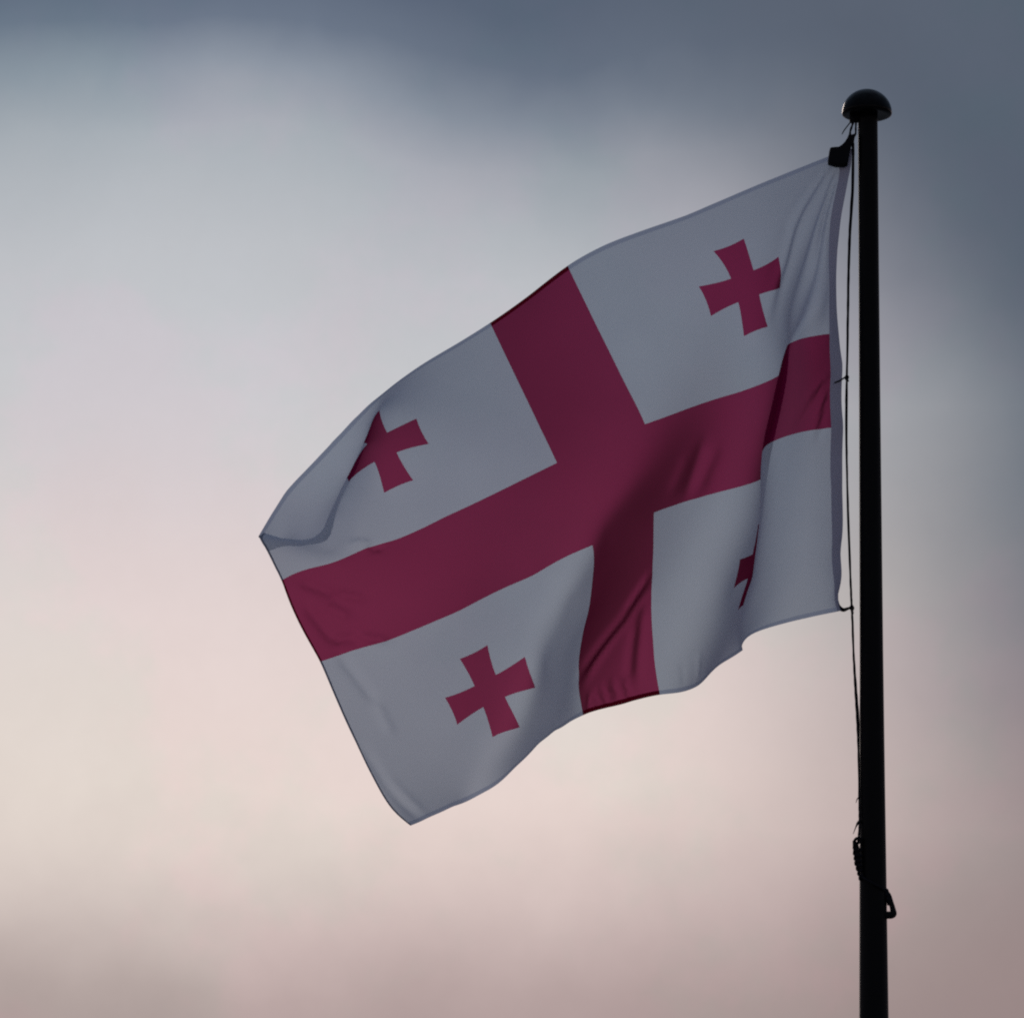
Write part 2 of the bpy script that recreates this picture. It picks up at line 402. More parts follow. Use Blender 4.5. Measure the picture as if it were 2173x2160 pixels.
# a turn crossing the front of the pole to the bracket, and the knot on it
link_mesh('crossing_turn', *tube([(-0.0547, -0.0300, 9.0307), (-0.0379, -0.0490, 9.0158), (-0.0069, -0.0620, 8.9951), (0.0250, -0.0520, 8.9794), (0.0472, -0.0220, 8.9680), (0.0581, -0.0100, 8.9563)], 0.0045, 8, 6, 0.12), M['rope'], hal)
link_mesh('bracket_turns', *join(
    tube([(0.0405, -0.0120, 8.9630), (0.0491, -0.0140, 8.9500), (0.0560, -0.0140, 8.9375), (0.0613, -0.0120, 8.9253)], [0.008, 0.0095, 0.0095, 0.007], 10, 5, 0.12),
    tube([(0.0365, -0.0260, 8.9743), (0.0491, -0.0180, 8.9743), (0.0531, -0.0040, 8.9648), (0.0428, 0.0020, 8.9589)], 0.0075, 8, 5, 0.15),
    tube([(0.0400, -0.0240, 8.9586), (0.0543, -0.0180, 8.9546), (0.0600, -0.0040, 8.9432), (0.0479, 0.0020, 8.9391)], 0.008, 8, 5, 0.15),
    tube([(0.0470, -0.0220, 8.9429), (0.0594, -0.0180, 8.9366), (0.0652, -0.0040, 8.9271), (0.0549, 0.0020, 8.9301)], 0.0075, 8, 5, 0.15)), M['rope'], hal)

# ------------------------------------------------------------------ flag
flag = thing('flag', 'white flag with red cross and four small red crosses, streaming left from the pole', 'flag', (-0.08, 0, 10.05))
FLAG_ROWS = """
-613 -11 18652 -623 -22 18340 -650 -33 18032 -703 -44 17726 -769 -51 17407 -832 -47 17063 -897 -38 16709 -965 -29 16355 -1026 -24 16009 -1070 -23 15675 -1108 -25 15344 -1146 -25 15011 -1183 -24 14674 -1209 -22 14336 -1227 -18 13996 -1243 -13 13656 -1248 -9 13324 -1247 -8 13000 -1243 -9 12680 -1234 -10 12358 -1218 -15 12035 -1194 -24 11716 -1168 -31 11396 -1142 -35 11076 -1113 -35 10757 -1070 -36 10438 -1030 -37 10116 -1039 -25 9779 -1058 -13 9444 -1070 -6 9115 -1073 -5 8795 -1066 -9 8485 -1047 -19 8183 -1023 -31 7887 -1018 -31 7566 -1034 -19 7224 -1050 -9 6886 -1060 -5 6553 -1066 -4 6227 -1069 -5 5909 -1073 -8 5598 -1078 -11 5286 -1072 -11 4958 -1062 -9 4626 -1054 -10 4298 -1050 -11 3975 -1056 -12 3658 -1076 -11 3346 -1108 -11 3041 -1127 -12 2735 -1109 -12 2411 -1088 -13 2084 -1097 -9 1762 -1150 -2 1447 -1219 6 1140 -1193 10 843 -1068 8 565
-910 107 18591 -901 87 18263 -908 65 17939 -947 40 17623 -1011 13 17306 -1079 -10 16979 -1149 -31 16644 -1217 -52 16307 -1274 -72 15967 -1315 -94 15627 -1346 -117 15288 -1372 -142 14950 -1394 -168 14612 -1409 -194 14275 -1415 -219 13939 -1415 -241 13604 -1413 -259 13272 -1414 -272 12944 -1420 -279 12619 -1418 -283 12297 -1405 -289 11978 -1390 -299 11665 -1374 -306 11356 -1364 -298 11035 -1354 -276 10704 -1332 -255 10374 -1312 -239 10046 -1310 -228 9716 -1320 -219 9387 -1331 -213 9060 -1335 -211 8738 -1330 -213 8422 -1315 -219 8111 -1295 -226 7802 -1291 -223 7483 -1305 -211 7154 -1321 -200 6824 -1332 -194 6495 -1338 -194 6171 -1338 -200 5853 -1334 -211 5540 -1328 -220 5226 -1324 -220 4899 -1320 -217 4570 -1313 -219 4243 -1305 -228 3923 -1298 -243 3609 -1300 -256 3297 -1316 -261 2979 -1325 -262 2658 -1315 -265 2338 -1291 -275 2021 -1269 -289 1708 -1268 -297 1394 -1285 -292 1076 -1257 -282 762 -1170 -271 458
-1204 220 18520 -1179 189 18184 -1169 155 17851 -1195 115 17531 -1249 70 17217 -1312 25 16899 -1379 -20 16575 -1443 -64 16246 -1497 -107 15911 -1533 -149 15569 -1558 -192 15226 -1577 -239 14885 -1589 -289 14547 -1595 -341 14211 -1593 -394 13878 -1584 -444 13545 -1574 -489 13214 -1571 -523 12884 -1582 -545 12555 -1588 -554 12229 -1594 -558 11909 -1602 -559 11598 -1605 -556 11294 -1609 -535 10975 -1611 -498 10639 -1600 -465 10307 -1587 -441 9976 -1583 -427 9648 -1588 -419 9321 -1596 -412 8996 -1602 -407 8673 -1601 -405 8353 -1591 -406 8036 -1576 -407 7723 -1573 -402 7404 -1586 -390 7079 -1599 -379 6753 -1609 -373 6428 -1614 -374 6105 -1613 -382 5785 -1605 -395 5470 -1593 -408 5158 -1589 -409 4831 -1587 -407 4502 -1580 -412 4177 -1569 -427 3858 -1555 -451 3544 -1543 -474 3232 -1546 -485 2908 -1549 -491 2582 -1538 -499 2261 -1513 -516 1945 -1475 -539 1634 -1442 -556 1321 -1436 -552 996 -1408 -538 672 -1337 -521 357
-1490 327 18434 -1458 280 18104 -1440 231 17776 -1446 177 17455 -1476 119 17139 -1521 59 16823 -1575 -3 16501 -1629 -63 16173 -1676 -121 15838 -1709 -179 15498 -1731 -238 15157 -1744 -302 14816 -1753 -370 14478 -1756 -443 14142 -1753 -521 13808 -1744 -600 13477 -1732 -675 13146 -1723 -742 12815 -1724 -791 12483 -1745 -813 12151 -1787 -810 11825 -1836 -791 11509 -1875 -762 11197 -1892 -727 10881 -1889 -690 10557 -1876 -657 10229 -1863 -632 9901 -1859 -616 9574 -1862 -605 9248 -1870 -596 8923 -1878 -587 8599 -1882 -578 8278 -1880 -571 7958 -1874 -563 7639 -1874 -555 7320 -1880 -546 6998 -1888 -537 6675 -1895 -533 6351 -1898 -534 6027 -1896 -540 5705 -1889 -550 5385 -1880 -558 5065 -1873 -563 4742 -1868 -567 4419 -1861 -576 4096 -1849 -594 3776 -1834 -618 3459 -1820 -644 3141 -1811 -665 2821 -1803 -682 2498 -1789 -699 2176 -1764 -717 1857 -1732 -736 1540 -1703 -749 1221 -1681 -748 898 -1652 -733 575 -1609 -708 255
-1774 423 18342 -1735 362 18019 -1705 300 17698 -1692 235 17380 -1696 166 17065 -1718 95 16749 -1753 23 16427 -1795 -46 16095 -1833 -114 15760 -1861 -182 15421 -1878 -253 15081 -1888 -328 14742 -1896 -410 14403 -1902 -498 14067 -1904 -594 13733 -1901 -695 13400 -1894 -799 13067 -1888 -900 12735 -1891 -985 12402 -1921 -1030 12066 -1995 -1024 11734 -2091 -985 11414 -2169 -932 11100 -2198 -885 10785 -2185 -849 10467 -2164 -821 10144 -2149 -800 9819 -2144 -782 9494 -2148 -768 9169 -2157 -755 8844 -2167 -741 8520 -2175 -726 8198 -2180 -710 7878 -2182 -696 7558 -2183 -685 7238 -2185 -675 6915 -2188 -669 6591 -2191 -665 6266 -2192 -665 5941 -2189 -667 5616 -2184 -671 5292 -2177 -675 4969 -2170 -681 4646 -2163 -688 4325 -2155 -700 4003 -2143 -718 3683 -2130 -742 3364 -2115 -770 3045 -2100 -799 2725 -2085 -826 2405 -2067 -850 2083 -2044 -870 1762 -2018 -885 1441 -1993 -892 1120 -1971 -888 797 -1947 -870 476 -1916 -842 158
-2060 508 18247 -2006 437 17931 -1961 365 17616 -1929 291 17302 -1912 215 16990 -1910 137 16676 -1926 60 16352 -1956 -13 16017 -1984 -85 15680 -2003 -159 15342 -2014 -237 15003 -2019 -319 14665 -2030 -407 14327 -2042 -503 13991 -2051 -608 13655 -2057 -722 13321 -2061 -841 12984 -2070 -961 12649 -2094 -1075 12318 -2136 -1148 11982 -2231 -1154 11646 -2366 -1112 11320 -2484 -1050 11002 -2523 -998 10686 -2494 -966 10371 -2465 -944 10054 -2448 -925 9733 -2443 -908 9411 -2447 -891 9086 -2457 -874 8762 -2470 -855 8438 -2481 -836 8116 -2491 -816 7797 -2498 -799 7479 -2500 -785 7157 -2498 -773 6830 -2497 -766 6502 -2496 -761 6175 -2494 -758 5848 -2491 -755 5521 -2487 -754 5194 -2482 -754 4869 -2475 -758 4545 -2468 -765 4223 -2459 -777 3901 -2448 -795 3581 -2435 -819 3261 -2420 -848 2942 -2404 -881 2624 -2386 -915 2304 -2366 -946 1984 -2344 -971 1664 -2320 -987 1342 -2298 -993 1020 -2280 -986 698 -2263 -967 378 -2243 -940 61
-2344 582 18147 -2272 506 17837 -2209 428 17528 -2160 350 17219 -2127 270 16909 -2112 190 16594 -2111 113 16270 -2122 38 15937 -2134 -36 15600 -2144 -111 15263 -2151 -189 14925 -2157 -272 14588 -2167 -362 14251 -2180 -459 13916 -2194 -563 13581 -2209 -675 13246 -2226 -792 12911 -2254 -912 12576 -2300 -1026 12243 -2374 -1108 11907 -2488 -1137 11570 -2634 -1121 11235 -2777 -1077 10899 -2833 -1037 10578 -2803 -1013 10276 -2774 -996 9967 -2757 -980 9651 -2752 -964 9329 -2756 -949 9005 -2767 -932 8680 -2782 -913 8355 -2797 -893 8032 -2810 -874 7711 -2820 -856 7393 -2822 -841 7069 -2817 -827 6738 -2812 -817 6408 -2806 -810 6078 -2802 -803 5749 -2798 -797 5420 -2793 -790 5092 -2789 -786 4765 -2783 -786 4439 -2776 -791 4115 -2768 -801 3792 -2757 -818 3471 -2745 -842 3152 -2730 -872 2833 -2713 -907 2515 -2695 -945 2198 -2675 -983 1880 -2654 -1015 1561 -2633 -1039 1242 -2613 -1051 921 -2597 -1051 601 -2587 -1037 281 -2583 -1013 -36
-2629 648 18046 -2535 570 17740 -2452 491 17436 -2388 411 17131 -2344 332 16825 -2317 253 16512 -2301 177 16189 -2292 103 15858 -2289 31 15523 -2288 -41 15186 -2290 -115 14849 -2295 -195 14512 -2304 -279 14178 -2318 -370 13845 -2335 -467 13513 -2355 -567 13181 -2379 -670 12849 -2412 -771 12516 -2463 -865 12184 -2544 -939 11850 -2668 -978 11517 -2826 -984 11181 -2983 -969 10834 -3070 -956 10507 -3075 -953 10207 -3063 -947 9896 -3053 -939 9578 -3051 -930 9255 -3057 -921 8930 -3071 -911 8603 -3089 -898 8275 -3109 -884 7949 -3127 -868 7623 -3139 -853 7297 -3140 -838 6970 -3134 -826 6640 -3124 -815 6309 -3114 -805 5977 -3106 -795 5645 -3099 -785 5314 -3095 -774 4984 -3090 -766 4655 -3085 -762 4327 -3079 -763 4001 -3071 -772 3677 -3061 -788 3355 -3049 -811 3035 -3035 -842 2717 -3019 -879 2400 -3002 -920 2085 -2984 -963 1770 -2966 -1004 1455 -2947 -1039 1139 -2930 -1065 822 -2918 -1080 505 -2912 -1082 187 -2919 -1074 -131
-2915 707 17943 -2800 630 17642 -2696 553 17341 -2619 476 17042 -2565 398 16741 -2524 322 16432 -2492 250 16112 -2465 181 15782 -2446 114 15448 -2435 48 15112 -2430 -20 14775 -2431 -92 14440 -2440 -168 14109 -2454 -248 13780 -2474 -331 13453 -2497 -415 13125 -2522 -498 12797 -2551 -576 12468 -2591 -646 12140 -2641 -704 11815 -2753 -739 11487 -2920 -754 11157 -3079 -758 10829 -3197 -764 10500 -3259 -776 10171 -3284 -786 9845 -3296 -794 9519 -3307 -798 9191 -3322 -800 8862 -3343 -801 8531 -3369 -800 8201 -3398 -796 7869 -3425 -791 7538 -3444 -782 7206 -3448 -772 6874 -3436 -762 6541 -3420 -751 6207 -3405 -739 5873 -3393 -728 5538 -3385 -715 5204 -3380 -703 4871 -3376 -692 4540 -3372 -685 4210 -3366 -684 3882 -3360 -691 3556 -3351 -706 3232 -3340 -730 2912 -3327 -762 2594 -3313 -801 2278 -3298 -845 1965 -3283 -893 1653 -3269 -942 1343 -3255 -990 1032 -3244 -1033 721 -3237 -1069 408 -3236 -1096 94 -3237 -1117 -220
-3201 763 17838 -3074 689 17543 -2957 616 17249 -2863 542 16955 -2791 469 16658 -2732 398 16353 -2682 332 16036 -2638 269 15708 -2604 209 15375 -2581 151 15040 -2570 91 14705 -2568 30 14372 -2575 -34 14043 -2589 -100 13719 -2609 -167 13397 -2634 -232 13076 -2661 -295 12753 -2688 -352 12428 -2716 -402 12101 -2753 -443 11775 -2839 -472 11448 -2974 -488 11123 -3117 -497 10799 -3243 -508 10471 -3339 -524 10138 -3406 -544 9804 -3451 -564 9470 -3487 -581 9136 -3521 -597 8802 -3557 -610 8468 -3596 -621 8133 -3637 -631 7797 -3679 -637 7461 -3715 -639 7122 -3724 -637 6784 -3706 -630 6446 -3682 -621 6108 -3663 -610 5770 -3650 -599 5431 -3641 -588 5093 -3636 -576 4756 -3634 -564 4420 -3632 -556 4086 -3629 -553 3756 -3625 -559 3428 -3618 -576 3103 -3609 -602 2781 -3599 -637 2463 -3587 -678 2148 -3576 -725 1837 -3565 -776 1530 -3556 -833 1225 -3548 -893 920 -3545 -954 616 -3548 -1012 310 -3556 -1066 2 -3565 -1118 -307
-3488 816 17733 -3353 748 17445 -3226 679 17157 -3116 610 16869 -3023 543 16576 -2944 478 16276 -2874 419 15962 -2811 364 15636 -2761 314 15304 -2727 265 14969 -2709 216 14636 -2704 167 14305 -2709 117 13981 -2722 67 13662 -2742 18 13345 -2767 -29 13030 -2796 -72 12712 -2821 -111 12391 -2841 -144 12064 -2868 -171 11733 -2924 -192 11404 -3013 -207 11078 -3123 -218 10753 -3238 -230 10425 -3345 -244 10094 -3437 -264 9759 -3514 -287 9423 -3579 -312 9086 -3637 -336 8749 -3693 -359 8412 -3750 -380 8073 -3806 -399 7734 -3862 -415 7393 -3914 -427 7048 -3932 -433 6703 -3915 -432 6360 -3892 -428 6016 -3874 -421 5672 -3861 -413 5328 -3853 -405 4984 -3851 -396 4640 -3852 -386 4298 -3855 -378 3959 -3858 -375 3623 -3859 -381 3292 -3856 -400 2966 -3850 -431 2643 -3843 -471 2325 -3836 -515 2012 -3831 -564 1704 -3826 -618 1401 -3822 -681 1101 -3821 -751 804 -3827 -826 508 -3842 -904 211 -3864 -983 -88 -3893 -1063 -389
-3775 869 17627 -3632 806 17345 -3495 743 17063 -3370 680 16781 -3259 619 16495 -3160 561 16201 -3069 510 15891 -2986 465 15566 -2919 425 15234 -2872 387 14900 -2847 351 14568 -2840 316 14241 -2844 281 13922 -2855 248 13607 -2872 217 13295 -2895 189 12984 -2920 164 12671 -2942 141 12353 -2948 124 12025 -2957 109 11693 -2984 96 11363 -3034 83 11035 -3109 70 10708 -3204 58 10378 -3308 45 10045 -3411 28 9710 -3507 6 9374 -3596 -20 9037 -3677 -46 8699 -3754 -74 8361 -3828 -100 8021 -3899 -124 7679 -3964 -146 7334 -4017 -163 6987 -4045 -175 6637 -4048 -181 6286 -4037 -183 5935 -4024 -182 5584 -4014 -179 5233 -4010 -175 4882 -4012 -170 4531 -4020 -165 4181 -4032 -159 3833 -4044 -156 3488 -4053 -162 3150 -4057 -183 2821 -4056 -220 2499 -4054 -266 2185 -4054 -316 1875 -4058 -367 1569 -4061 -424 1269 -4064 -491 975 -4069 -568 686 -4082 -653 399 -4108 -744 113 -4147 -840 -174 -4195 -940 -462
-4061 924 17522 -3909 867 17245 -3763 810 16968 -3625 753 16692 -3497 698 16413 -3378 647 16123 -3266 604 15818 -3164 569 15498 -3080 540 15168 -3018 516 14834 -2985 493 14504 -2975 472 14182 -2979 453 13867 -2989 438 13555 -3003 426 13246 -3017 416 12936 -3030 409 12624 -3037 404 12306 -3032 401 11981 -3023 397 11652 -3022 389 11322 -3042 378 10994 -3086 364 10668 -3159 351 10335 -3253 339 9995 -3356 324 9659 -3460 304 9323 -3562 280 8987 -3660 254 8651 -3754 227 8313 -3843 199 7973 -3925 173 7631 -3998 149 7286 -4054 129 6936 -4093 113 6583 -4112 101 6228 -4117 94 5870 -4113 90 5512 -4108 90 5152 -4107 90 4793 -4116 90 4436 -4133 90 4079 -4156 92 3720 -4181 95 3360 -4203 91 3006 -4217 70 2668 -4221 26 2356 -4224 -27 2055 -4235 -81 1751 -4253 -135 1443 -4270 -195 1139 -4281 -266 850 -4288 -348 573 -4305 -439 299 -4339 -535 23 -4390 -638 -255 -4453 -746 -531
-4343 980 17416 -4187 928 17144 -4033 877 16873 -3883 826 16604 -3740 777 16331 -3603 734 16047 -3472 700 15747 -3353 675 15432 -3250 658 15106 -3173 646 14775 -3129 638 14448 -3116 633 14129 -3118 631 13816 -3127 633 13506 -3134 640 13196 -3137 649 12885 -3135 660 12572 -3124 672 12255 -3102 682 11934 -3074 687 11609 -3051 686 11281 -3046 678 10951 -3067 665 10622 -3119 651 10286 -3197 638 9946 -3291 622 9609 -3394 604 9274 -3501 582 8939 -3608 557 8605 -3712 531 8269 -3812 504 7931 -3904 478 7590 -3984 453 7246 -4050 431 6896 -4097 413 6542 -4128 399 6184 -4143 388 5823 -4148 381 5459 -4149 377 5091 -4152 376 4722 -4168 371 4363 -4194 368 4004 -4226 367 3639 -4263 369 3265 -4304 371 2879 -4333 355 2520 -4338 304 2236 -4347 244 1955 -4370 184 1657 -4406 127 1345 -4448 68 1025 -4465 -7 743 -4471 -95 483 -4489 -187 219 -4525 -282 -52 -4581 -383 -327 -4651 -487 -602
-4628 1039 17309 -4467 992 17044 -4306 944 16779 -4147 899 16516 -3991 857 16248 -3838 821 15971 -3692 795 15678 -3556 781 15369 -3437 776 15049 -3343 778 14725 -3291 785 14401 -3271 797 14082 -3268 812 13768 -3270 832 13457 -3269 857 13144 -3262 885 12831 -3244 913 12517 -3216 940 12203 -3175 963 11886 -3127 978 11566 -3083 983 11241 -3058 980 10911 -3059 970 10576 -3092 957 10240 -3152 942 9902 -3233 926 9565 -3329 907 9230 -3433 885 8896 -3541 862 8561 -3649 837 8227 -3754 811 7891 -3853 785 7554 -3943 760 7213 -4018 737 6867 -4074 717 6514 -4110 702 6155 -4131 689 5792 -4143 679 5426 -4152 673 5058 -4163 669 4689 -4183 664 4326 -4213 659 3965 -4249 656 3599 -4291 656 3227 -4336 657 2850 -4374 641 2496 -4397 596 2194 -4422 536 1905 -4460 473 1607 -4509 412 1299 -4560 348 988 -4591 273 703 -4608 185 437 -4630 95 170 -4665 3 -104 -4714 -89 -384 -4772 -181 -668
-4916 1101 17200 -4751 1057 16940 -4585 1014 16681 -4418 973 16423 -4251 936 16161 -4086 908 15891 -3927 891 15607 -3780 887 15305 -3649 894 14993 -3544 911 14675 -3479 935 14354 -3446 964 14035 -3431 998 13719 -3423 1036 13405 -3413 1077 13089 -3396 1121 12774 -3367 1165 12460 -3322 1206 12148 -3264 1241 11837 -3195 1266 11524 -3132 1278 11205 -3086 1280 10879 -3069 1275 10545 -3082 1264 10208 -3126 1250 9869 -3193 1234 9530 -3278 1214 9193 -3374 1192 8857 -3477 1169 8522 -3583 1144 8188 -3688 1118 7854 -3790 1093 7519 -3886 1067 7183 -3971 1043 6843 -4032 1023 6494 -4069 1007 6134 -4093 993 5772 -4113 981 5409 -4130 973 5045 -4149 966 4681 -4173 960 4318 -4202 955 3956 -4237 952 3594 -4277 950 3234 -4320 944 2880 -4363 926 2539 -4407 889 2214 -4454 835 1904 -4509 773 1601 -4568 708 1300 -4624 639 1003 -4668 564 714 -4701 481 432 -4728 395 152 -4758 310 -131 -4793 228 -420 -4831 149 -714
-5206 1167 17089 -5038 1126 16831 -4869 1086 16574 -4696 1049 16321 -4521 1016 16067 -4347 994 15806 -4180 985 15530 -4026 992 15237 -3890 1012 14932 -3779 1044 14619 -3699 1085 14303 -3648 1133 13985 -3615 1185 13668 -3592 1240 13351 -3571 1297 13033 -3546 1355 12715 -3509 1412 12400 -3453 1464 12091 -3377 1509 11786 -3290 1544 11481 -3208 1565 11171 -3142 1574 10854 -3105 1574 10526 -3101 1568 10189 -3129 1557 9846 -3182 1542 9503 -3253 1523 9162 -3337 1502 8824 -3430 1478 8488 -3528 1453 8153 -3628 1428 7819 -3727 1402 7486 -3823 1377 7152 -3910 1352 6817 -3973 1331 6472 -4013 1313 6116 -4043 1298 5759 -4068 1285 5401 -4093 1274 5043 -4119 1266 4684 -4146 1258 4326 -4175 1253 3968 -4207 1250 3612 -4243 1245 3260 -4285 1236 2915 -4334 1216 2578 -4392 1182 2249 -4459 1133 1931 -4530 1074 1626 -4601 1008 1327 -4665 937 1033 -4719 862 741 -4760 783 450 -4789 703 160 -4811 626 -133 -4830 554 -431 -4847 488 -732
-5496 1235 16979 -5329 1198 16714 -5160 1161 16455 -4984 1125 16205 -4804 1094 15961 -4624 1074 15713 -4454 1071 15450 -4298 1089 15161 -4160 1123 14861 -4044 1170 14553 -3952 1227 14242 -3882 1292 13927 -3829 1362 13611 -3789 1434 13294 -3755 1506 12975 -3722 1576 12655 -3682 1644 12336 -3616 1707 12027 -3522 1761 11730 -3419 1805 11434 -3322 1836 11134 -3239 1853 10828 -3181 1859 10512 -3160 1860 10176 -3174 1856 9826 -3210 1846 9478 -3264 1830 9134 -3332 1810 8793 -3411 1788 8456 -3497 1764 8120 -3587 1739 7786 -3678 1714 7454 -3765 1689 7120 -3843 1665 6784 -3906 1643 6444 -3953 1623 6098 -3990 1607 5749 -4022 1592 5398 -4053 1578 5047 -4083 1567 4696 -4114 1558 4344 -4145 1551 3992 -4176 1546 3641 -4209 1541 3291 -4250 1531 2945 -4303 1511 2608 -4374 1476 2284 -4456 1429 1970 -4541 1372 1666 -4623 1307 1367 -4696 1237 1071 -4755 1164 776 -4799 1089 480 -4825 1015 183 -4836 945 -116 -4837 881 -418 -4833 824 -723
-5782 1304 16873 -5620 1269 16595 -5456 1234 16325 -5279 1197 16078 -5097 1165 15845 -4917 1146 15607 -4747 1146 15354 -4592 1171 15070 -4454 1214 14773 -4334 1273 14472 -4233 1343 14166 -4149 1423 13857 -4081 1508 13545 -4023 1595 13231 -3974 1681 12914 -3930 1765 12595 -3881 1845 12274 -3806 1919 11965 -3698 1983 11673 -3586 2037 11381 -3479 2079 11085 -3385 2108 10785 -3313 2124 10477 -3274 2133 10145 -3270 2138 9796 -3287 2135 9449 -3321 2126 9104 -3371 2111 8763 -3432 2093 8425 -3502 2072 8089 -3578 2049 7755 -3655 2026 7422 -3730 2003 7089 -3797 1980 6755 -3856 1958 6419 -3905 1937 6080 -3947 1919 5740 -3984 1901 5399 -4019 1885 5057 -4054 1871 4714 -4090 1858 4371 -4125 1848 4026 -4159 1840 3679 -4194 1833 3330 -4233 1825 2977 -4289 1807 2637 -4369 1770 2323 -4460 1723 2015 -4555 1668 1711 -4644 1606 1409 -4724 1539 1110 -4787 1468 811 -4830 1397 512 -4849 1328 214 -4847 1263 -85 -4830 1205 -386 -4804 1153 -689
-6068 1372 16764 -5909 1335 16484 -5747 1297 16214 -5574 1259 15964 -5394 1227 15729 -5217 1209 15490 -5049 1212 15236 -4895 1239 14962 -4757 1287 14674 -4634 1352 14378 -4527 1431 14077 -4434 1521 13773 -4353 1617 13467 -4283 1717 13158 -4219 1817 12846 -4159 1913 12532 -4092 2006 12218 -4007 2091 11910 -3902 2166 11613 -3790 2230 11318 -3680 2283 11022 -3582 2324 10721 -3501 2355 10409 -3447 2377 10084 -3421 2392 9749 -3417 2400 9409 -3430 2401 9068 -3460 2396 8729 -3501 2385 8392 -3553 2371 8057 -3610 2354 7724 -3671 2335 7392 -3730 2315 7060 -3787 2294 6728 -3838 2274 6397 -3885 2253 6065 -3926 2233 5734 -3965 2214 5402 -4002 2194 5070 -4041 2177 4737 -4081 2160 4403 -4123 2145 4067 -4166 2132 3728 -4208 2121 3384 -4254 2110 3038 -4312 2091 2699 -4390 2058 2378 -4483 2014 2066 -4580 1962 1756 -4674 1903 1450 -4756 1840 1146 -4821 1774 843 -4861 1707 542 -4875 1641 244 -4861 1580 -51 -4825 1523 -344 -4778 1473 -637
-6354 1436 16652 -6198 1393 16377 -6037 1351 16111 -5869 1312 15857 -5695 1280 15614 -5520 1263 15370 -5354 1266 15116 -5201 1293 14847 -5063 1341 14565 -4938 1409 14274 -4826 1492 13978 -4726 1587 13679 -4637 1691 13378 -4557 1799 13073 -4481 1908 12767 -4406 2015 12458 -4325 2118 12150 -4234 2213 11845 -4133 2298 11543 -4025 2373 11244 -3917 2438 10945 -3818 2492 10641 -3732 2538 10331 -3667 2576 10012 -3622 2606 9687 -3599 2630 9357 -3593 2645 9024 -3602 2653 8690 -3624 2655 8356 -3655 2651 8024 -3693 2643 7692 -3735 2632 7361 -3779 2618 7031 -3822 2603 6703 -3863 2586 6376 -3903 2567 6050 -3940 2548 5727 -3976 2527 5405 -4012 2505 5084 -4051 2484 4762 -4096 2464 4436 -4147 2444 4109 -4202 2424 3780 -4257 2404 3450 -4310 2387 3113 -4368 2367 2773 -4440 2339 2440 -4527 2301 2116 -4623 2253 1799 -4717 2200 1486 -4798 2141 1175 -4860 2080 868 -4898 2017 565 -4909 1955 267 -4890 1895 -25 -4844 1838 -307 -4779 1782 -583
-6641 1493 16538 -6489 1446 16267 -6332 1400 16002 -6168 1359 15746 -5997 1326 15497 -5826 1308 15252 -5661 1308 14999 -5510 1333 14729 -5371 1380 14449 -5243 1446 14163 -5128 1528 13872 -5023 1624 13577 -4927 1730 13279 -4839 1841 12978 -4754 1956 12675 -4668 2069 12371 -4578 2179 12067 -4484 2282 11763 -4387 2376 11460 -4285 2462 11158 -4181 2538 10856 -4081 2607 10552 -3993 2668 10244 -3919 2723 9932 -3864 2771 9615 -3826 2812 9294 -3805 2846 8970 -3796 2871 8643 -3799 2890 8315 -3811 2901 7987 -3830 2906 7658 -3854 2907 7330 -3880 2903 7002 -3908 2896 6676 -3937 2886 6353 -3967 2872 6033 -3996 2855 5716 -4026 2836 5402 -4057 2814 5091 -4093 2790 4782 -4141 2767 4464 -4200 2743 4140 -4265 2717 3821 -4332 2687 3506 -4393 2664 3174 -4450 2644 2829 -4515 2618 2490 -4597 2583 2160 -4687 2541 1836 -4775 2493 1515 -4851 2441 1196 -4909 2385 885 -4945 2326 580 -4957 2266 280 -4943 2208 -13 -4901 2149 -293 -4836 2087 -556
-6931 1539 16429 -6783 1490 16155 -6630 1444 15886 -6469 1401 15627 -6302 1367 15376 -6133 1345 15130 -5969 1342 14878 -5819 1363 14608 -5679 1405 14330 -5550 1465 14047 -5430 1543 13760 -5320 1635 13468 -5218 1738 13173 -5124 1849 12874 -5033 1964 12574 -4941 2079 12272 -4847 2192 11969 -4753 2300 11666 -4660 2402 11363 -4561 2496 11060 -4459 2584 10757 -4360 2666 10453 -4270 2743 10148 -4194 2815 9841 -4134 2881 9532 -4089 2941 9220 -4057 2995 8905 -4035 3041 8587 -4023 3079 8267 -4018 3109 7944 -4019 3132 7620 -4026 3149 7295 -4037 3160 6971 -4050 3165 6647 -4064 3165 6328 -4081 3159 6012 -4099 3149 5700 -4120 3134 5391 -4144 3115 5085 -4176 3091 4783 -4224 3067 4469 -4285 3041 4150 -4353 3012 3835 -4424 2979 3521 -4491 2949 3195 -4554 2922 2860 -4619 2894 2524 -4694 2862 2192 -4772 2825 1863 -4848 2784 1536 -4915 2738 1210 -4967 2687 894 -5003 2632 583 -5022 2574 279 -5022 2514 -19 -5004 2453 -309 -4974 2390 -594
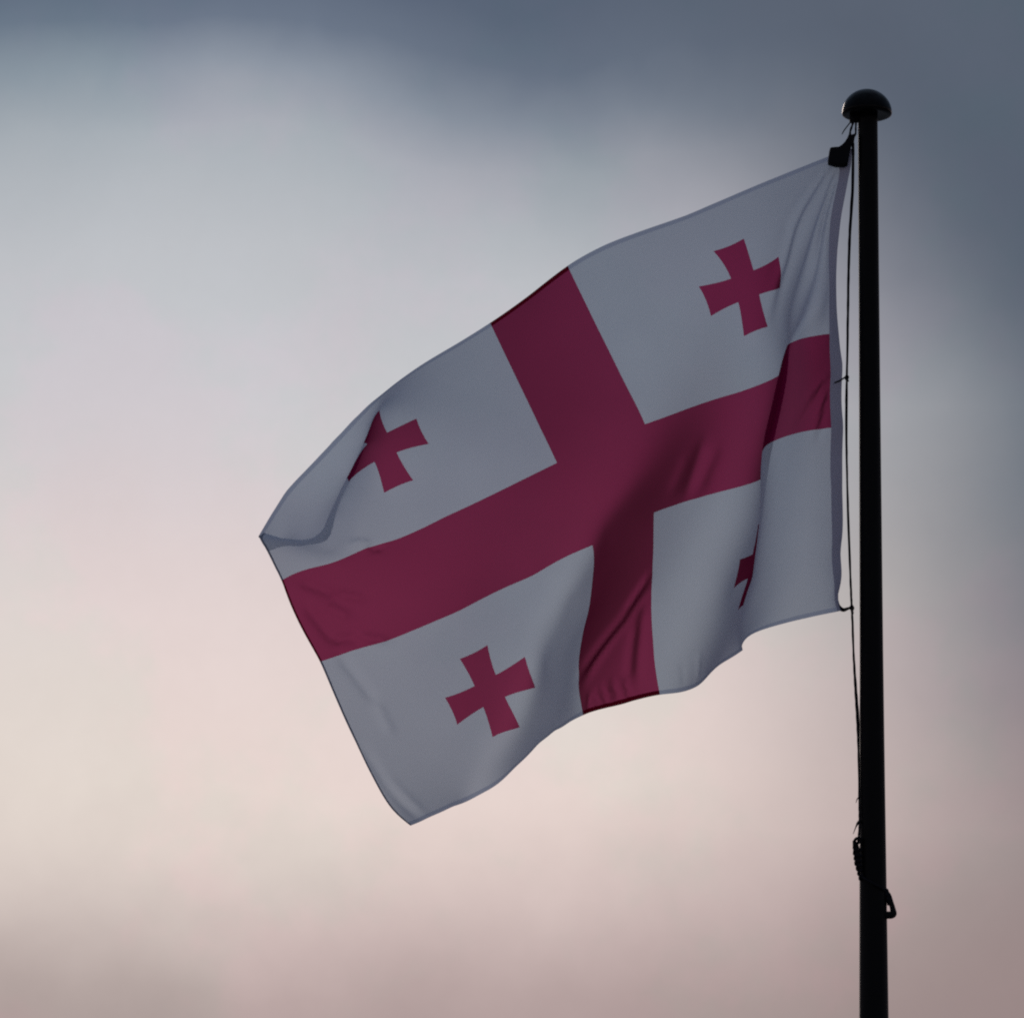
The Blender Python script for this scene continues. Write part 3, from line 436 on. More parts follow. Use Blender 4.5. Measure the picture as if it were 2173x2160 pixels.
-7224 1573 16328 -7080 1527 16043 -6932 1482 15766 -6773 1439 15503 -6607 1402 15251 -6441 1378 15001 -6281 1371 14745 -6130 1385 14480 -5988 1418 14206 -5856 1471 13927 -5732 1541 13643 -5617 1625 13354 -5509 1722 13062 -5408 1827 12765 -5313 1938 12465 -5220 2052 12164 -5128 2165 11861 -5036 2276 11558 -4942 2382 11255 -4845 2484 10952 -4745 2582 10649 -4647 2675 10346 -4556 2766 10043 -4481 2853 9741 -4423 2936 9439 -4376 3015 9136 -4339 3088 8830 -4308 3155 8521 -4284 3215 8209 -4266 3267 7893 -4253 3311 7575 -4247 3347 7256 -4244 3376 6935 -4243 3398 6616 -4244 3412 6300 -4246 3418 5987 -4250 3419 5677 -4259 3412 5369 -4276 3400 5063 -4304 3382 4757 -4346 3360 4447 -4401 3334 4134 -4466 3304 3822 -4535 3270 3508 -4605 3236 3190 -4674 3203 2868 -4743 3170 2542 -4810 3138 2212 -4875 3106 1880 -4935 3071 1547 -4989 3031 1217 -5037 2985 892 -5075 2933 574 -5105 2876 262 -5125 2814 -44 -5139 2749 -346 -5149 2681 -647
-7518 1598 16228 -7377 1554 15936 -7232 1511 15650 -7076 1469 15382 -6912 1431 15127 -6749 1404 14872 -6590 1393 14613 -6439 1399 14349 -6296 1424 14080 -6161 1466 13805 -6034 1525 13522 -5913 1600 13235 -5798 1687 12945 -5691 1783 12651 -5594 1888 12351 -5501 1997 12048 -5411 2108 11744 -5319 2218 11442 -5226 2327 11139 -5130 2434 10837 -5033 2538 10535 -4936 2641 10233 -4844 2742 9931 -4773 2842 9633 -4721 2940 9339 -4676 3035 9043 -4637 3127 8745 -4602 3215 8444 -4570 3296 8140 -4543 3370 7832 -4521 3437 7522 -4504 3495 7208 -4491 3544 6893 -4481 3585 6578 -4469 3617 6266 -4455 3641 5955 -4445 3656 5646 -4442 3662 5339 -4450 3661 5031 -4470 3652 4722 -4503 3636 4413 -4548 3614 4103 -4604 3587 3792 -4668 3555 3480 -4736 3519 3169 -4807 3482 2858 -4877 3445 2544 -4938 3413 2218 -4989 3385 1881 -5033 3355 1542 -5077 3320 1206 -5120 3278 875 -5162 3229 550 -5204 3172 231 -5247 3108 -83 -5291 3038 -392 -5336 2964 -700
-7811 1616 16128 -7671 1573 15834 -7526 1531 15547 -7373 1490 15272 -7214 1453 15007 -7055 1425 14745 -6899 1410 14482 -6748 1409 14217 -6604 1423 13949 -6466 1454 13678 -6335 1502 13396 -6209 1565 13109 -6089 1639 12821 -5975 1724 12530 -5876 1820 12229 -5783 1923 11924 -5692 2029 11621 -5600 2136 11318 -5507 2245 11017 -5413 2353 10716 -5319 2462 10415 -5227 2571 10116 -5143 2680 9818 -5075 2790 9523 -5024 2900 9233 -4980 3009 8942 -4941 3117 8650 -4904 3222 8356 -4870 3323 8059 -4838 3418 7760 -4810 3506 7457 -4786 3587 7151 -4767 3659 6842 -4750 3722 6531 -4728 3776 6222 -4701 3819 5915 -4678 3852 5608 -4664 3876 5301 -4662 3889 4992 -4671 3893 4683 -4693 3888 4373 -4726 3875 4063 -4770 3854 3753 -4824 3827 3443 -4885 3794 3135 -4950 3758 2830 -5016 3720 2525 -5072 3687 2207 -5108 3663 1860 -5141 3637 1516 -5177 3605 1176 -5218 3566 841 -5264 3518 511 -5317 3462 186 -5377 3397 -133 -5446 3325 -446 -5520 3248 -754
-8105 1627 16027 -7963 1586 15733 -7819 1545 15444 -7668 1505 15163 -7514 1469 14890 -7358 1440 14621 -7205 1421 14353 -7055 1413 14085 -6909 1419 13815 -6769 1440 13540 -6635 1475 13259 -6506 1525 12974 -6383 1587 12686 -6268 1660 12394 -6162 1744 12096 -6065 1836 11794 -5970 1934 11491 -5877 2037 11190 -5785 2142 10890 -5693 2250 10590 -5603 2360 10292 -5518 2472 9996 -5441 2587 9702 -5377 2704 9410 -5325 2823 9121 -5282 2943 8834 -5243 3063 8546 -5207 3182 8257 -5173 3299 7967 -5140 3413 7674 -5109 3521 7379 -5081 3623 7080 -5056 3718 6779 -5034 3804 6474 -5006 3880 6169 -4971 3946 5866 -4941 4001 5562 -4919 4044 5256 -4907 4077 4948 -4906 4098 4640 -4915 4108 4330 -4935 4108 4020 -4965 4099 3710 -5004 4081 3400 -5052 4056 3092 -5104 4026 2783 -5155 3994 2472 -5198 3964 2148 -5230 3939 1811 -5259 3914 1470 -5292 3884 1130 -5331 3846 793 -5380 3800 460 -5440 3745 132 -5512 3682 -190 -5595 3611 -507 -5684 3536 -817
-8399 1635 15924 -8256 1595 15629 -8112 1556 15338 -7963 1517 15053 -7812 1482 14773 -7660 1452 14498 -7508 1429 14225 -7359 1415 13952 -7213 1413 13678 -7072 1423 13400 -6935 1447 13118 -6804 1483 12833 -6679 1532 12544 -6561 1592 12252 -6451 1663 11956 -6347 1743 11657 -6248 1831 11357 -6152 1925 11058 -6059 2025 10759 -5968 2129 10461 -5882 2238 10165 -5802 2352 9872 -5732 2469 9580 -5671 2590 9291 -5619 2715 9003 -5576 2843 8717 -5539 2972 8432 -5504 3103 8148 -5471 3232 7862 -5439 3360 7576 -5408 3485 7287 -5378 3606 6996 -5348 3721 6702 -5320 3829 6405 -5288 3928 6107 -5255 4017 5807 -5225 4096 5506 -5200 4162 5203 -5182 4217 4899 -5171 4259 4592 -5168 4289 4284 -5174 4307 3974 -5188 4314 3664 -5211 4310 3353 -5241 4298 3040 -5275 4279 2726 -5308 4256 2406 -5338 4233 2080 -5365 4209 1747 -5391 4184 1411 -5421 4155 1073 -5460 4119 736 -5510 4075 403 -5572 4023 73 -5647 3964 -253 -5734 3899 -573 -5828 3831 -891
-8692 1641 15819 -8549 1603 15521 -8405 1566 15227 -8258 1529 14938 -8108 1493 14655 -7958 1461 14375 -7808 1435 14098 -7660 1416 13820 -7515 1406 13541 -7373 1406 13260 -7236 1418 12977 -7103 1441 12691 -6976 1476 12401 -6855 1522 12109 -6739 1579 11815 -6630 1646 11518 -6526 1722 11220 -6427 1806 10922 -6331 1898 10625 -6241 1997 10329 -6156 2103 10035 -6079 2214 9743 -6011 2332 9453 -5953 2455 9164 -5902 2583 8878 -5860 2716 8594 -5824 2851 8311 -5791 2990 8029 -5761 3129 7747 -5731 3268 7465 -5700 3406 7182 -5669 3541 6898 -5636 3673 6611 -5604 3801 6322 -5574 3921 6030 -5546 4034 5736 -5521 4136 5440 -5497 4227 5142 -5476 4306 4842 -5459 4372 4538 -5446 4424 4233 -5440 4464 3924 -5439 4491 3614 -5445 4506 3300 -5455 4511 2985 -5470 4508 2665 -5485 4498 2341 -5502 4483 2013 -5520 4464 1681 -5542 4442 1347 -5569 4416 1012 -5605 4383 676 -5653 4343 343 -5712 4296 11 -5784 4243 -316 -5866 4185 -641 -5956 4127 -965
-8984 1647 15711 -8841 1612 15411 -8698 1577 15112 -8551 1540 14821 -8403 1504 14536 -8254 1470 14252 -8107 1440 13970 -7960 1416 13688 -7816 1399 13405 -7674 1390 13121 -7536 1390 12836 -7402 1401 12548 -7273 1422 12258 -7148 1454 11967 -7029 1496 11673 -6914 1549 11378 -6805 1612 11081 -6701 1684 10785 -6602 1767 10489 -6510 1858 10194 -6425 1958 9901 -6349 2066 9610 -6281 2181 9320 -6223 2304 9032 -6174 2432 8747 -6132 2567 8463 -6097 2707 8182 -6066 2850 7902 -6038 2997 7623 -6011 3144 7345 -5982 3292 7066 -5951 3439 6787 -5917 3584 6507 -5883 3727 6226 -5856 3866 5941 -5838 4000 5653 -5821 4125 5363 -5802 4240 5071 -5782 4343 4775 -5762 4433 4476 -5743 4511 4174 -5726 4574 3868 -5713 4625 3558 -5703 4662 3244 -5697 4688 2927 -5694 4703 2605 -5693 4709 2280 -5696 4707 1951 -5704 4698 1620 -5717 4683 1287 -5739 4662 952 -5769 4635 618 -5811 4601 284 -5863 4562 -48 -5926 4517 -379 -5995 4470 -706 -6069 4421 -1032
-9275 1657 15603 -9132 1624 15301 -8988 1589 15000 -8842 1553 14705 -8695 1516 14416 -8549 1480 14129 -8403 1447 13842 -8258 1417 13556 -8115 1393 13270 -7974 1375 12983 -7836 1365 12696 -7701 1364 12407 -7570 1371 12116 -7442 1389 11824 -7319 1417 11531 -7200 1455 11237 -7085 1504 10942 -6976 1564 10647 -6874 1634 10352 -6778 1716 10057 -6690 1807 9764 -6612 1909 9473 -6543 2020 9183 -6483 2140 8895 -6433 2267 8610 -6392 2402 8327 -6358 2544 8046 -6329 2691 7768 -6303 2842 7491 -6279 2996 7216 -6253 3151 6941 -6224 3308 6666 -6192 3463 6392 -6157 3619 6117 -6135 3773 5839 -6128 3924 5558 -6120 4069 5274 -6107 4205 4988 -6090 4331 4698 -6070 4445 4404 -6048 4546 4106 -6026 4635 3803 -6004 4710 3495 -5983 4771 3183 -5964 4820 2866 -5946 4857 2545 -5932 4882 2221 -5922 4897 1893 -5918 4902 1563 -5921 4899 1231 -5933 4888 898 -5955 4870 564 -5987 4846 230 -6029 4817 -103 -6079 4784 -436 -6133 4749 -767 -6189 4712 -1097
-9565 1674 15492 -9421 1640 15189 -9276 1606 14888 -9131 1569 14591 -8985 1531 14296 -8841 1493 14004 -8697 1456 13714 -8555 1422 13424 -8413 1391 13135 -8273 1364 12846 -8135 1344 12556 -8000 1331 12266 -7867 1326 11975 -7737 1330 11682 -7610 1343 11389 -7487 1367 11096 -7368 1401 10801 -7254 1447 10507 -7146 1504 10212 -7045 1574 9918 -6953 1655 9625 -6871 1748 9333 -6798 1853 9043 -6736 1967 8755 -6684 2092 8469 -6642 2225 8186 -6608 2366 7906 -6580 2515 7628 -6557 2670 7353 -6535 2828 7080 -6513 2990 6809 -6489 3155 6538 -6463 3320 6268 -6439 3486 5998 -6424 3652 5726 -6418 3817 5452 -6414 3977 5175 -6406 4131 4894 -6393 4276 4610 -6376 4411 4321 -6355 4534 4027 -6331 4646 3728 -6304 4745 3424 -6277 4830 3115 -6249 4903 2801 -6223 4963 2483 -6198 5010 2162 -6177 5045 1837 -6162 5069 1510 -6154 5083 1180 -6155 5087 849 -6164 5083 516 -6184 5073 183 -6212 5057 -151 -6249 5038 -486 -6289 5017 -821 -6330 4996 -1158
-9852 1699 15377 -9705 1665 15074 -9560 1629 14772 -9415 1591 14472 -9272 1552 14174 -9131 1511 13878 -8990 1470 13584 -8850 1430 13291 -8710 1392 12999 -8571 1358 12708 -8434 1328 12417 -8298 1305 12125 -8164 1288 11833 -8032 1278 11540 -7902 1278 11247 -7776 1286 10954 -7653 1306 10660 -7534 1337 10366 -7421 1380 10072 -7314 1436 9778 -7216 1505 9485 -7127 1588 9192 -7050 1683 8901 -6983 1790 8612 -6927 1909 8325 -6883 2039 8042 -6848 2179 7762 -6822 2328 7485 -6800 2485 7211 -6782 2648 6941 -6764 2815 6672 -6747 2986 6405 -6729 3159 6139 -6715 3334 5873 -6706 3510 5606 -6702 3685 5337 -6699 3857 5065 -6695 4024 4790 -6687 4185 4510 -6674 4337 4225 -6655 4479 3936 -6633 4611 3642 -6607 4732 3342 -6578 4841 3038 -6547 4937 2729 -6515 5020 2417 -6484 5090 2100 -6456 5148 1780 -6432 5194 1457 -6414 5228 1132 -6402 5252 804 -6399 5267 474 -6404 5274 143 -6418 5276 -190 -6439 5274 -525 -6468 5270 -861 -6500 5265 -1199
-10134 1738 15253 -9986 1701 14951 -9839 1663 14650 -9697 1622 14349 -9557 1579 14048 -9419 1535 13749 -9281 1489 13452 -9143 1443 13157 -9005 1399 12863 -8867 1357 12570 -8730 1319 12277 -8595 1285 11984 -8460 1257 11691 -8327 1236 11397 -8196 1222 11104 -8067 1216 10811 -7940 1221 10517 -7817 1237 10224 -7698 1265 9930 -7585 1306 9637 -7480 1360 9343 -7385 1430 9050 -7300 1513 8758 -7227 1611 8467 -7166 1722 8180 -7118 1847 7895 -7081 1984 7615 -7055 2133 7339 -7036 2291 7066 -7021 2457 6798 -7008 2629 6532 -6997 2806 6268 -6988 2986 6006 -6981 3168 5743 -6978 3351 5480 -6976 3534 5215 -6975 3714 4947 -6974 3891 4676 -6969 4064 4400 -6960 4230 4119 -6946 4388 3834 -6927 4537 3545 -6904 4677 3251 -6877 4806 2952 -6847 4923 2649 -6815 5029 2342 -6782 5122 2032 -6750 5203 1718 -6720 5272 1401 -6694 5330 1081 -6673 5377 759 -6658 5415 435 -6650 5444 108 -6648 5468 -222 -6654 5486 -553 -6668 5502 -886 -6689 5516 -1219
-10412 1789 15123 -10262 1749 14822 -10115 1707 14521 -9974 1662 14219 -9839 1615 13917 -9705 1565 13617 -9570 1514 13318 -9435 1463 13021 -9298 1412 12725 -9162 1364 12430 -9025 1317 12135 -8890 1274 11841 -8755 1236 11547 -8622 1203 11253 -8490 1176 10959 -8359 1158 10666 -8229 1148 10373 -8102 1148 10080 -7978 1160 9787 -7859 1184 9494 -7747 1224 9201 -7644 1278 8907 -7551 1348 8614 -7471 1434 8323 -7403 1536 8034 -7350 1653 7749 -7310 1786 7467 -7283 1933 7191 -7265 2092 6920 -7254 2261 6653 -7246 2437 6390 -7242 2618 6130 -7239 2804 5871 -7238 2991 5611 -7239 3180 5351 -7240 3368 5088 -7241 3554 4823 -7241 3739 4553 -7238 3920 4280 -7233 4096 4003 -7224 4267 3722 -7210 4430 3437 -7193 4586 3148 -7170 4732 2856 -7144 4868 2559 -7115 4994 2259 -7083 5109 1956 -7051 5213 1649 -7019 5306 1339 -6989 5388 1027 -6961 5459 711 -6938 5522 394 -6918 5577 74 -6903 5625 -249 -6893 5668 -573 -6889 5708 -900 -6889 5747 -1228
-10687 1855 14989 -10536 1810 14688 -10388 1763 14386 -10252 1713 14084 -10122 1659 13782 -9991 1604 13481 -9858 1547 13181 -9724 1490 12882 -9589 1433 12585 -9454 1377 12288 -9318 1323 11993 -9183 1272 11697 -9049 1224 11402 -8916 1180 11108 -8783 1142 10813 -8652 1111 10520 -8521 1087 10227 -8391 1072 9935 -8263 1068 9643 -8138 1075 9351 -8018 1097 9059 -7907 1135 8766 -7806 1190 8472 -7717 1262 8180 -7643 1352 7890 -7583 1460 7602 -7538 1587 7319 -7509 1731 7042 -7491 1890 6771 -7483 2060 6506 -7480 2239 6246 -7481 2424 5989 -7484 2613 5734 -7488 2805 5477 -7491 2998 5219 -7494 3190 4958 -7496 3382 4693 -7496 3572 4424 -7496 3759 4153 -7493 3943 3878 -7489 4123 3601 -7481 4298 3320 -7470 4466 3037 -7454 4627 2750 -7434 4780 2460 -7410 4923 2166 -7383 5058 1870 -7353 5182 1571 -7321 5297 1269 -7290 5402 965 -7260 5499 657 -7232 5587 348 -7205 5667 37 -7179 5742 -276 -7155 5813 -591 -7132 5880 -909 -7110 5947 -1229
-10956 1933 14852 -10813 1882 14548 -10672 1829 14246 -10536 1772 13944 -10406 1712 13642 -10275 1650 13341 -10144 1587 13041 -10012 1524 12741 -9878 1461 12443 -9744 1399 12145 -9609 1338 11848 -9475 1279 11552 -9341 1222 11256 -9209 1168 10961 -9077 1119 10666 -8945 1076 10372 -8813 1039 10079 -8681 1010 9787 -8550 989 9497 -8421 980 9208 -8295 984 8918 -8176 1004 8626 -8066 1042 8333 -7969 1099 8039 -7887 1175 7747 -7819 1271 7458 -7768 1389 7172 -7734 1529 6893 -7715 1686 6622 -7708 1857 6358 -7709 2038 6100 -7715 2226 5846 -7722 2418 5595 -7730 2613 5342 -7737 2809 5085 -7740 3005 4823 -7742 3200 4558 -7741 3394 4289 -7741 3586 4019 -7743 3776 3747 -7743 3963 3473 -7742 4147 3196 -7736 4325 2917 -7727 4498 2635 -7715 4664 2351 -7698 4823 2065 -7677 4974 1776 -7652 5117 1484 -7623 5252 1190 -7593 5378 894 -7564 5498 595 -7535 5610 295 -7505 5716 -6 -7472 5818 -309 -7435 5915 -613 -7396 6012 -918 -7356 6107 -1226
-11222 2025 14709 -11088 1966 14402 -10954 1905 14099 -10821 1841 13797 -10689 1774 13497 -10558 1705 13197 -10427 1636 12898 -10297 1567 12597 -10165 1498 12297 -10032 1430 11999 -9898 1362 11701 -9764 1295 11405 -9632 1230 11109 -9501 1167 10814 -9370 1107 10519 -9239 1053 10224 -9107 1005 9930 -8974 962 9638 -8841 925 9350 -8708 899 9064 -8578 886 8776 -8452 888 8487 -8333 908 8197 -8228 949 7903 -8139 1010 7608 -8064 1092 7315 -8003 1198 7026 -7962 1329 6744 -7939 1483 6471 -7933 1654 6207 -7936 1836 5950 -7945 2026 5699 -7956 2220 5452 -7967 2416 5204 -7976 2615 4948 -7980 2814 4685 -7981 3012 4418 -7979 3209 4149 -7978 3405 3880 -7983 3599 3611 -7990 3792 3339 -7994 3982 3066 -7993 4169 2791 -7991 4351 2514 -7987 4528 2236 -7979 4700 1955 -7965 4865 1673 -7946 5024 1390 -7921 5176 1104 -7893 5322 815 -7866 5461 525 -7841 5596 234 -7811 5725 -58 -7773 5851 -351 -7728 5974 -644 -7678 6097 -937 -7625 6219 -1228
-11488 2130 14554 -11361 2062 14248 -11231 1992 13945 -11101 1920 13644 -10970 1845 13345 -10839 1769 13047 -10709 1694 12749 -10580 1619 12448 -10450 1544 12149 -10319 1469 11851 -10186 1394 11553 -10053 1320 11257 -9923 1246 10961 -9793 1175 10667 -9663 1106 10373 -9532 1041 10078 -9400 981 9783 -9268 925 9491 -9134 875 9206 -9000 833 8921 -8867 804 8635 -8736 789 8348 -8611 792 8059 -8500 815 7765 -8403 859 7468 -8318 925 7173 -8246 1016 6881 -8194 1135 6596 -8165 1282 6320 -8156 1451 6055 -8160 1634 5798 -8172 1825 5548 -8186 2021 5302 -8199 2219 5057 -8209 2419 4803 -8214 2620 4539 -8215 2821 4272 -8213 3020 4005 -8213 3219 3738 -8221 3417 3470 -8232 3614 3202 -8241 3809 2932 -8246 4001 2661 -8250 4191 2389 -8255 4377 2116 -8254 4560 1842 -8247 4737 1566 -8236 4909 1289 -8217 5077 1011 -8192 5239 729 -8170 5396 447 -8147 5549 163 -8117 5698 -121 -8076 5845 -406 -8026 5990 -690 -7970 6134 -973 -7910 6278 -1252
-11757 2245 14386 -11631 2166 14085 -11504 2087 13785 -11376 2006 13486 -11247 1925 13188 -11118 1842 12891 -10990 1760 12593 -10862 1679 12295 -10733 1597 11997 -10603 1516 11700 -10473 1435 11403 -10342 1353 11108 -10213 1272 10813 -10084 1192 10519 -9955 1114 10226 -9825 1039 9932 -9695 967 9640 -9563 900 9350 -9429 837 9064 -9295 783 8779 -9161 739 8493 -9029 709 8207 -8902 696 7917 -8785 702 7624 -8678 728 7329 -8582 776 7033 -8498 848 6738 -8433 950 6449 -8393 1085 6168 -8380 1250 5900 -8384 1433 5643 -8396 1625 5392 -8412 1822 5146 -8426 2023 4898 -8437 2224 4645 -8443 2427 4385 -8446 2629 4122 -8447 2830 3857 -8450 3031 3592 -8459 3231 3327 -8472 3431 3062 -8485 3629 2796 -8497 3827 2529 -8508 4023 2262 -8519 4216 1994 -8525 4407 1725 -8526 4595 1456 -8522 4779 1185 -8510 4959 912 -8493 5135 638 -8473 5307 362 -8449 5475 84 -8418 5641 -195 -8375 5803 -474 -8322 5965 -753 -8263 6126 -1031 -8201 6288 -1308
-12023 2367 14212 -11898 2278 13916 -11774 2189 13620 -11648 2101 13323 -11522 2012 13027 -11395 1923 12731 -11268 1835 12434 -11141 1747 12138 -11013 1659 11842 -10886 1571 11546 -10758 1483 11251 -10630 1395 10957 -10502 1306 10664 -10374 1218 10371 -10246 1132 10079 -10118 1047 9787 -9989 965 9497 -9858 886 9209 -9725 813 8922 -9592 747 8637 -9458 691 8351 -9326 648 8064 -9198 620 7775 -9077 609 7483 -8963 617 7188 -8857 645 6892 -8762 696 6597 -8682 778 6303 -8627 897 6018 -8605 1054 5745 -8606 1235 5485 -8619 1427 5233 -8635 1625 4984 -8651 1827 4735 -8662 2029 4483 -8669 2233 4227 -8673 2435 3967 -8677 2638 3705 -8683 2840 3443 -8694 3042 3181 -8708 3244 2918 -8725 3445 2656 -8744 3647 2393 -8762 3847 2131 -8778 4047 1868 -8792 4246 1605 -8800 4442 1341 -8803 4636 1076 -8799 4827 809 -8788 5015 541 -8771 5200 270 -8747 5380 -3 -8713 5558 -278 -8668 5733 -555 -8613 5905 -831 -8551 6077 -1108 -8486 6249 -1386
-12286 2492 14037 -12163 2395 13744 -12040 2298 13451 -11917 2201 13157 -11793 2105 12862 -11669 2010 12568 -11543 1916 12273 -11418 1822 11979 -11292 1728 11684 -11166 1633 11390 -11040 1539 11097 -10914 1443 10804 -10788 1348 10512 -10662 1253 10221 -10536 1158 9930 -10409 1064 9641 -10281 973 9352 -10152 885 9065 -10021 801 8779 -9889 725 8494 -9757 658 8208 -9626 602 7921 -9497 560 7632 -9373 534 7341 -9253 524 7048 -9140 533 6752 -9035 564 6456 -8942 623 6160 -8871 721 5869 -8835 864 5590 -8830 1040 5326 -8840 1231 5070 -8857 1429 4820 -8874 1631 4572 -8886 1834 4320 -8892 2038 4065 -8897 2241 3808 -8902 2444 3549 -8910 2647 3289 -8923 2850 3030 -8940 3053 2770 -8961 3257 2512 -8985 3462 2254 -9009 3667 1996 -9033 3872 1739 -9053 4077 1481 -9069 4281 1222 -9079 4483 962 -9081 4684 701 -9076 4882 437 -9062 5077 170 -9038 5268 -99 -9003 5455 -372 -8956 5638 -646 -8897 5818 -922 -8830 5995 -1200 -8760 6170 -1478
-12546 2619 13861 -12426 2514 13571 -12306 2409 13280 -12185 2306 12989 -12063 2204 12696 -11940 2103 12403 -11817 2002 12110 -11693 1902 11818 -11569 1802 11525 -11445 1702 11232 -11321 1601 10941 -11197 1499 10649 -11073 1397 10359 -10949 1295 10069 -10824 1193 9780 -10699 1091 9492 -10573 992 9205 -10446 895 8919 -10317 803 8634 -10187 717 8349 -10057 639 8063 -9927 572 7777 -9798 517 7489 -9672 475 7199 -9549 450 6907 -9430 441 6612 -9318 453 6316 -9214 490 6019 -9128 563 5724 -9074 685 5438 -9056 850 5166 -9061 1037 4906 -9078 1234 4654 -9096 1435 4406 -9107 1638 4155 -9112 1842 3900 -9115 2045 3644 -9120 2248 3388 -9130 2451 3131 -9145 2655 2874 -9165 2859 2619 -9191 3065 2364 -9220 3273 2110 -9251 3481 1857 -9281 3691 1604 -9308 3901 1351 -9331 4112 1098 -9347 4322 843 -9356 4531 586 -9356 4738 327 -9345 4942 64 -9322 5141 -202 -9286 5336 -472 -9237 5525 -746 -9175 5709 -1022 -9101 5888 -1301 -9020 6064 -1581
-12805 2745 13686 -12689 2634 13398 -12571 2523 13110 -12452 2414 12820 -12331 2306 12529 -12210 2199 12238 -12089 2093 11946 -11966 1987 11655 -11844 1882 11364 -11722 1775 11073 -11599 1668 10782 -11477 1561 10493 -11355 1453 10203 -11233 1344 9915 -11110 1235 9627 -10987 1127 9341 -10863 1020 9055 -10738 915 8770 -10612 815 8486 -10484 720 8201 -10356 633 7917 -10228 555 7631 -10100 488 7345 -9973 433 7056 -9848 393 6765 -9725 368 6472 -9607 362 6176 -9496 378 5879 -9397 427 5582 -9324 523 5289 -9288 668 5008 -9284 847 4741 -9297 1041 4485 -9314 1240 4234 -9323 1442 3983 -9326 1645 3730 -9327 1847 3476 -9332 2049 3222 -9342 2252 2968 -9359 2456 2715 -9384 2662 2463 -9414 2869 2212 -9448 3079 1962 -9485 3291 1713 -9522 3505 1465 -9556 3720 1217 -9586 3936 968 -9609 4153 718 -9623 4369 466 -9627 4584 210 -9619 4795 -49 -9597 5002 -312 -9562 5203 -579 -9512 5398 -851 -9448 5586 -1127 -9369 5767 -1407 -9275 5944 -1690
-13070 2868 13515 -12953 2753 13227 -12836 2637 12940 -12718 2523 12651 -12600 2411 12362 -12480 2298 12072 -12360 2187 11782 -12239 2076 11492 -12118 1964 11202 -11997 1853 10912 -11877 1740 10623 -11756 1627 10335 -11635 1513 10047 -11515 1399 9760 -11394 1284 9473 -11273 1170 9188 -11151 1056 8903 -11029 945 8620 -10905 837 8336 -10780 735 8053 -10655 638 7769 -10528 550 7485 -10401 472 7199 -10274 405 6912 -10148 351 6623 -10023 312 6331 -9901 290 6037 -9785 288 5740 -9677 314 5442 -9588 382 5145 -9530 500 4855 -9509 662 4578 -9515 850 4314 -9529 1047 4058 -9536 1247 3805 -9534 1447 3555 -9533 1647 3304 -9536 1847 3053 -9547 2049 2802 -9566 2253 2551 -9594 2460 2303 -9629 2669 2055 -9668 2881 1809 -9711 3096 1564 -9755 3313 1320 -9796 3532 1076 -9833 3754 832 -9862 3976 587 -9881 4199 339 -9889 4420 88 -9884 4638 -168 -9865 4851 -427 -9831 5058 -692 -9782 5259 -961 -9718 5451 -1234 -9641 5637 -1511 -9554 5817 -1789
-13337 2989 13346 -13220 2870 13059 -13104 2751 12771 -12986 2633 12483 -12868 2515 12195 -12750 2399 11906 -12630 2282 11617 -12511 2166 11328 -12391 2049 11040 -12272 1932 10752 -12153 1815 10464 -12034 1697 10176 -11915 1577 9890 -11796 1458 9603 -11677 1338 9318 -11558 1218 9034 -11438 1099 8750 -11318 982 8467 -11197 867 8185 -11075 758 7902 -10952 653 7620 -10828 557 7337 -10702 469 7052 -10576 391 6767 -10449 325 6479 -10323 273 6189 -10199 236 5897 -10078 218 5601 -9965 224 5304 -9863 265 5005 -9784 351 4709 -9740 487 4421 -9731 662 4146 -9743 854 3879 -9746 1050 3625 -9736 1246 3377 -9730 1443 3130 -9733 1642 2881 -9745 1844 2632 -9767 2048 2385 -9797 2256 2139 -9836 2466 1895 -9881 2679 1652 -9929 2896 1410 -9980 3116 1170 -10028 3339 930 -10071 3565 690 -10106 3792 449 -10130 4020 205 -10142 4247 -42 -10141 4471 -294 -10124 4690 -549 -10092 4903 -810 -10044 5109 -1075 -9984 5308 -1343 -9915 5501 -1614 -9843 5689 -1885
-13606 3107 13179 -13489 2984 12891 -13373 2862 12604 -13256 2741 12316 -13138 2619 12029 -13020 2498 11741 -12902 2377 11453 -12784 2256 11166 -12665 2135 10878 -12547 2013 10591 -12429 1890 10304 -12312 1767 10018 -12194 1643 9733 -12077 1519 9448 -11960 1394 9163 -11842 1270 8879 -11724 1146 8596 -11606 1024 8314 -11487 904 8033 -11368 788 7752 -11248 677 7470 -11126 572 7188 -11003 476 6905 -10877 389 6621 -10751 313 6335 -10624 250 6047 -10498 200 5756 -10375 168 5462 -10257 156 5165 -10147 173 4867 -10052 227 4568 -9981 328 4272 -9947 476 3986 -9946 655 3708 -9940 845 3448 -9925 1038 3201 -9920 1234 2955 -9925 1434 2708 -9939 1637 2462 -9962 1842 2216 -9994 2050 1972 -10035 2260 1729 -10084 2474 1489 -10139 2692 1251 -10196 2914 1013 -10251 3140 777 -10300 3369 540 -10340 3601 302 -10369 3834 62 -10385 4066 -181 -10386 4296 -428 -10373 4520 -680 -10344 4739 -936 -10300 4951 -1196 -10245 5157 -1458 -10183 5358 -1722 -10120 5555 -1987
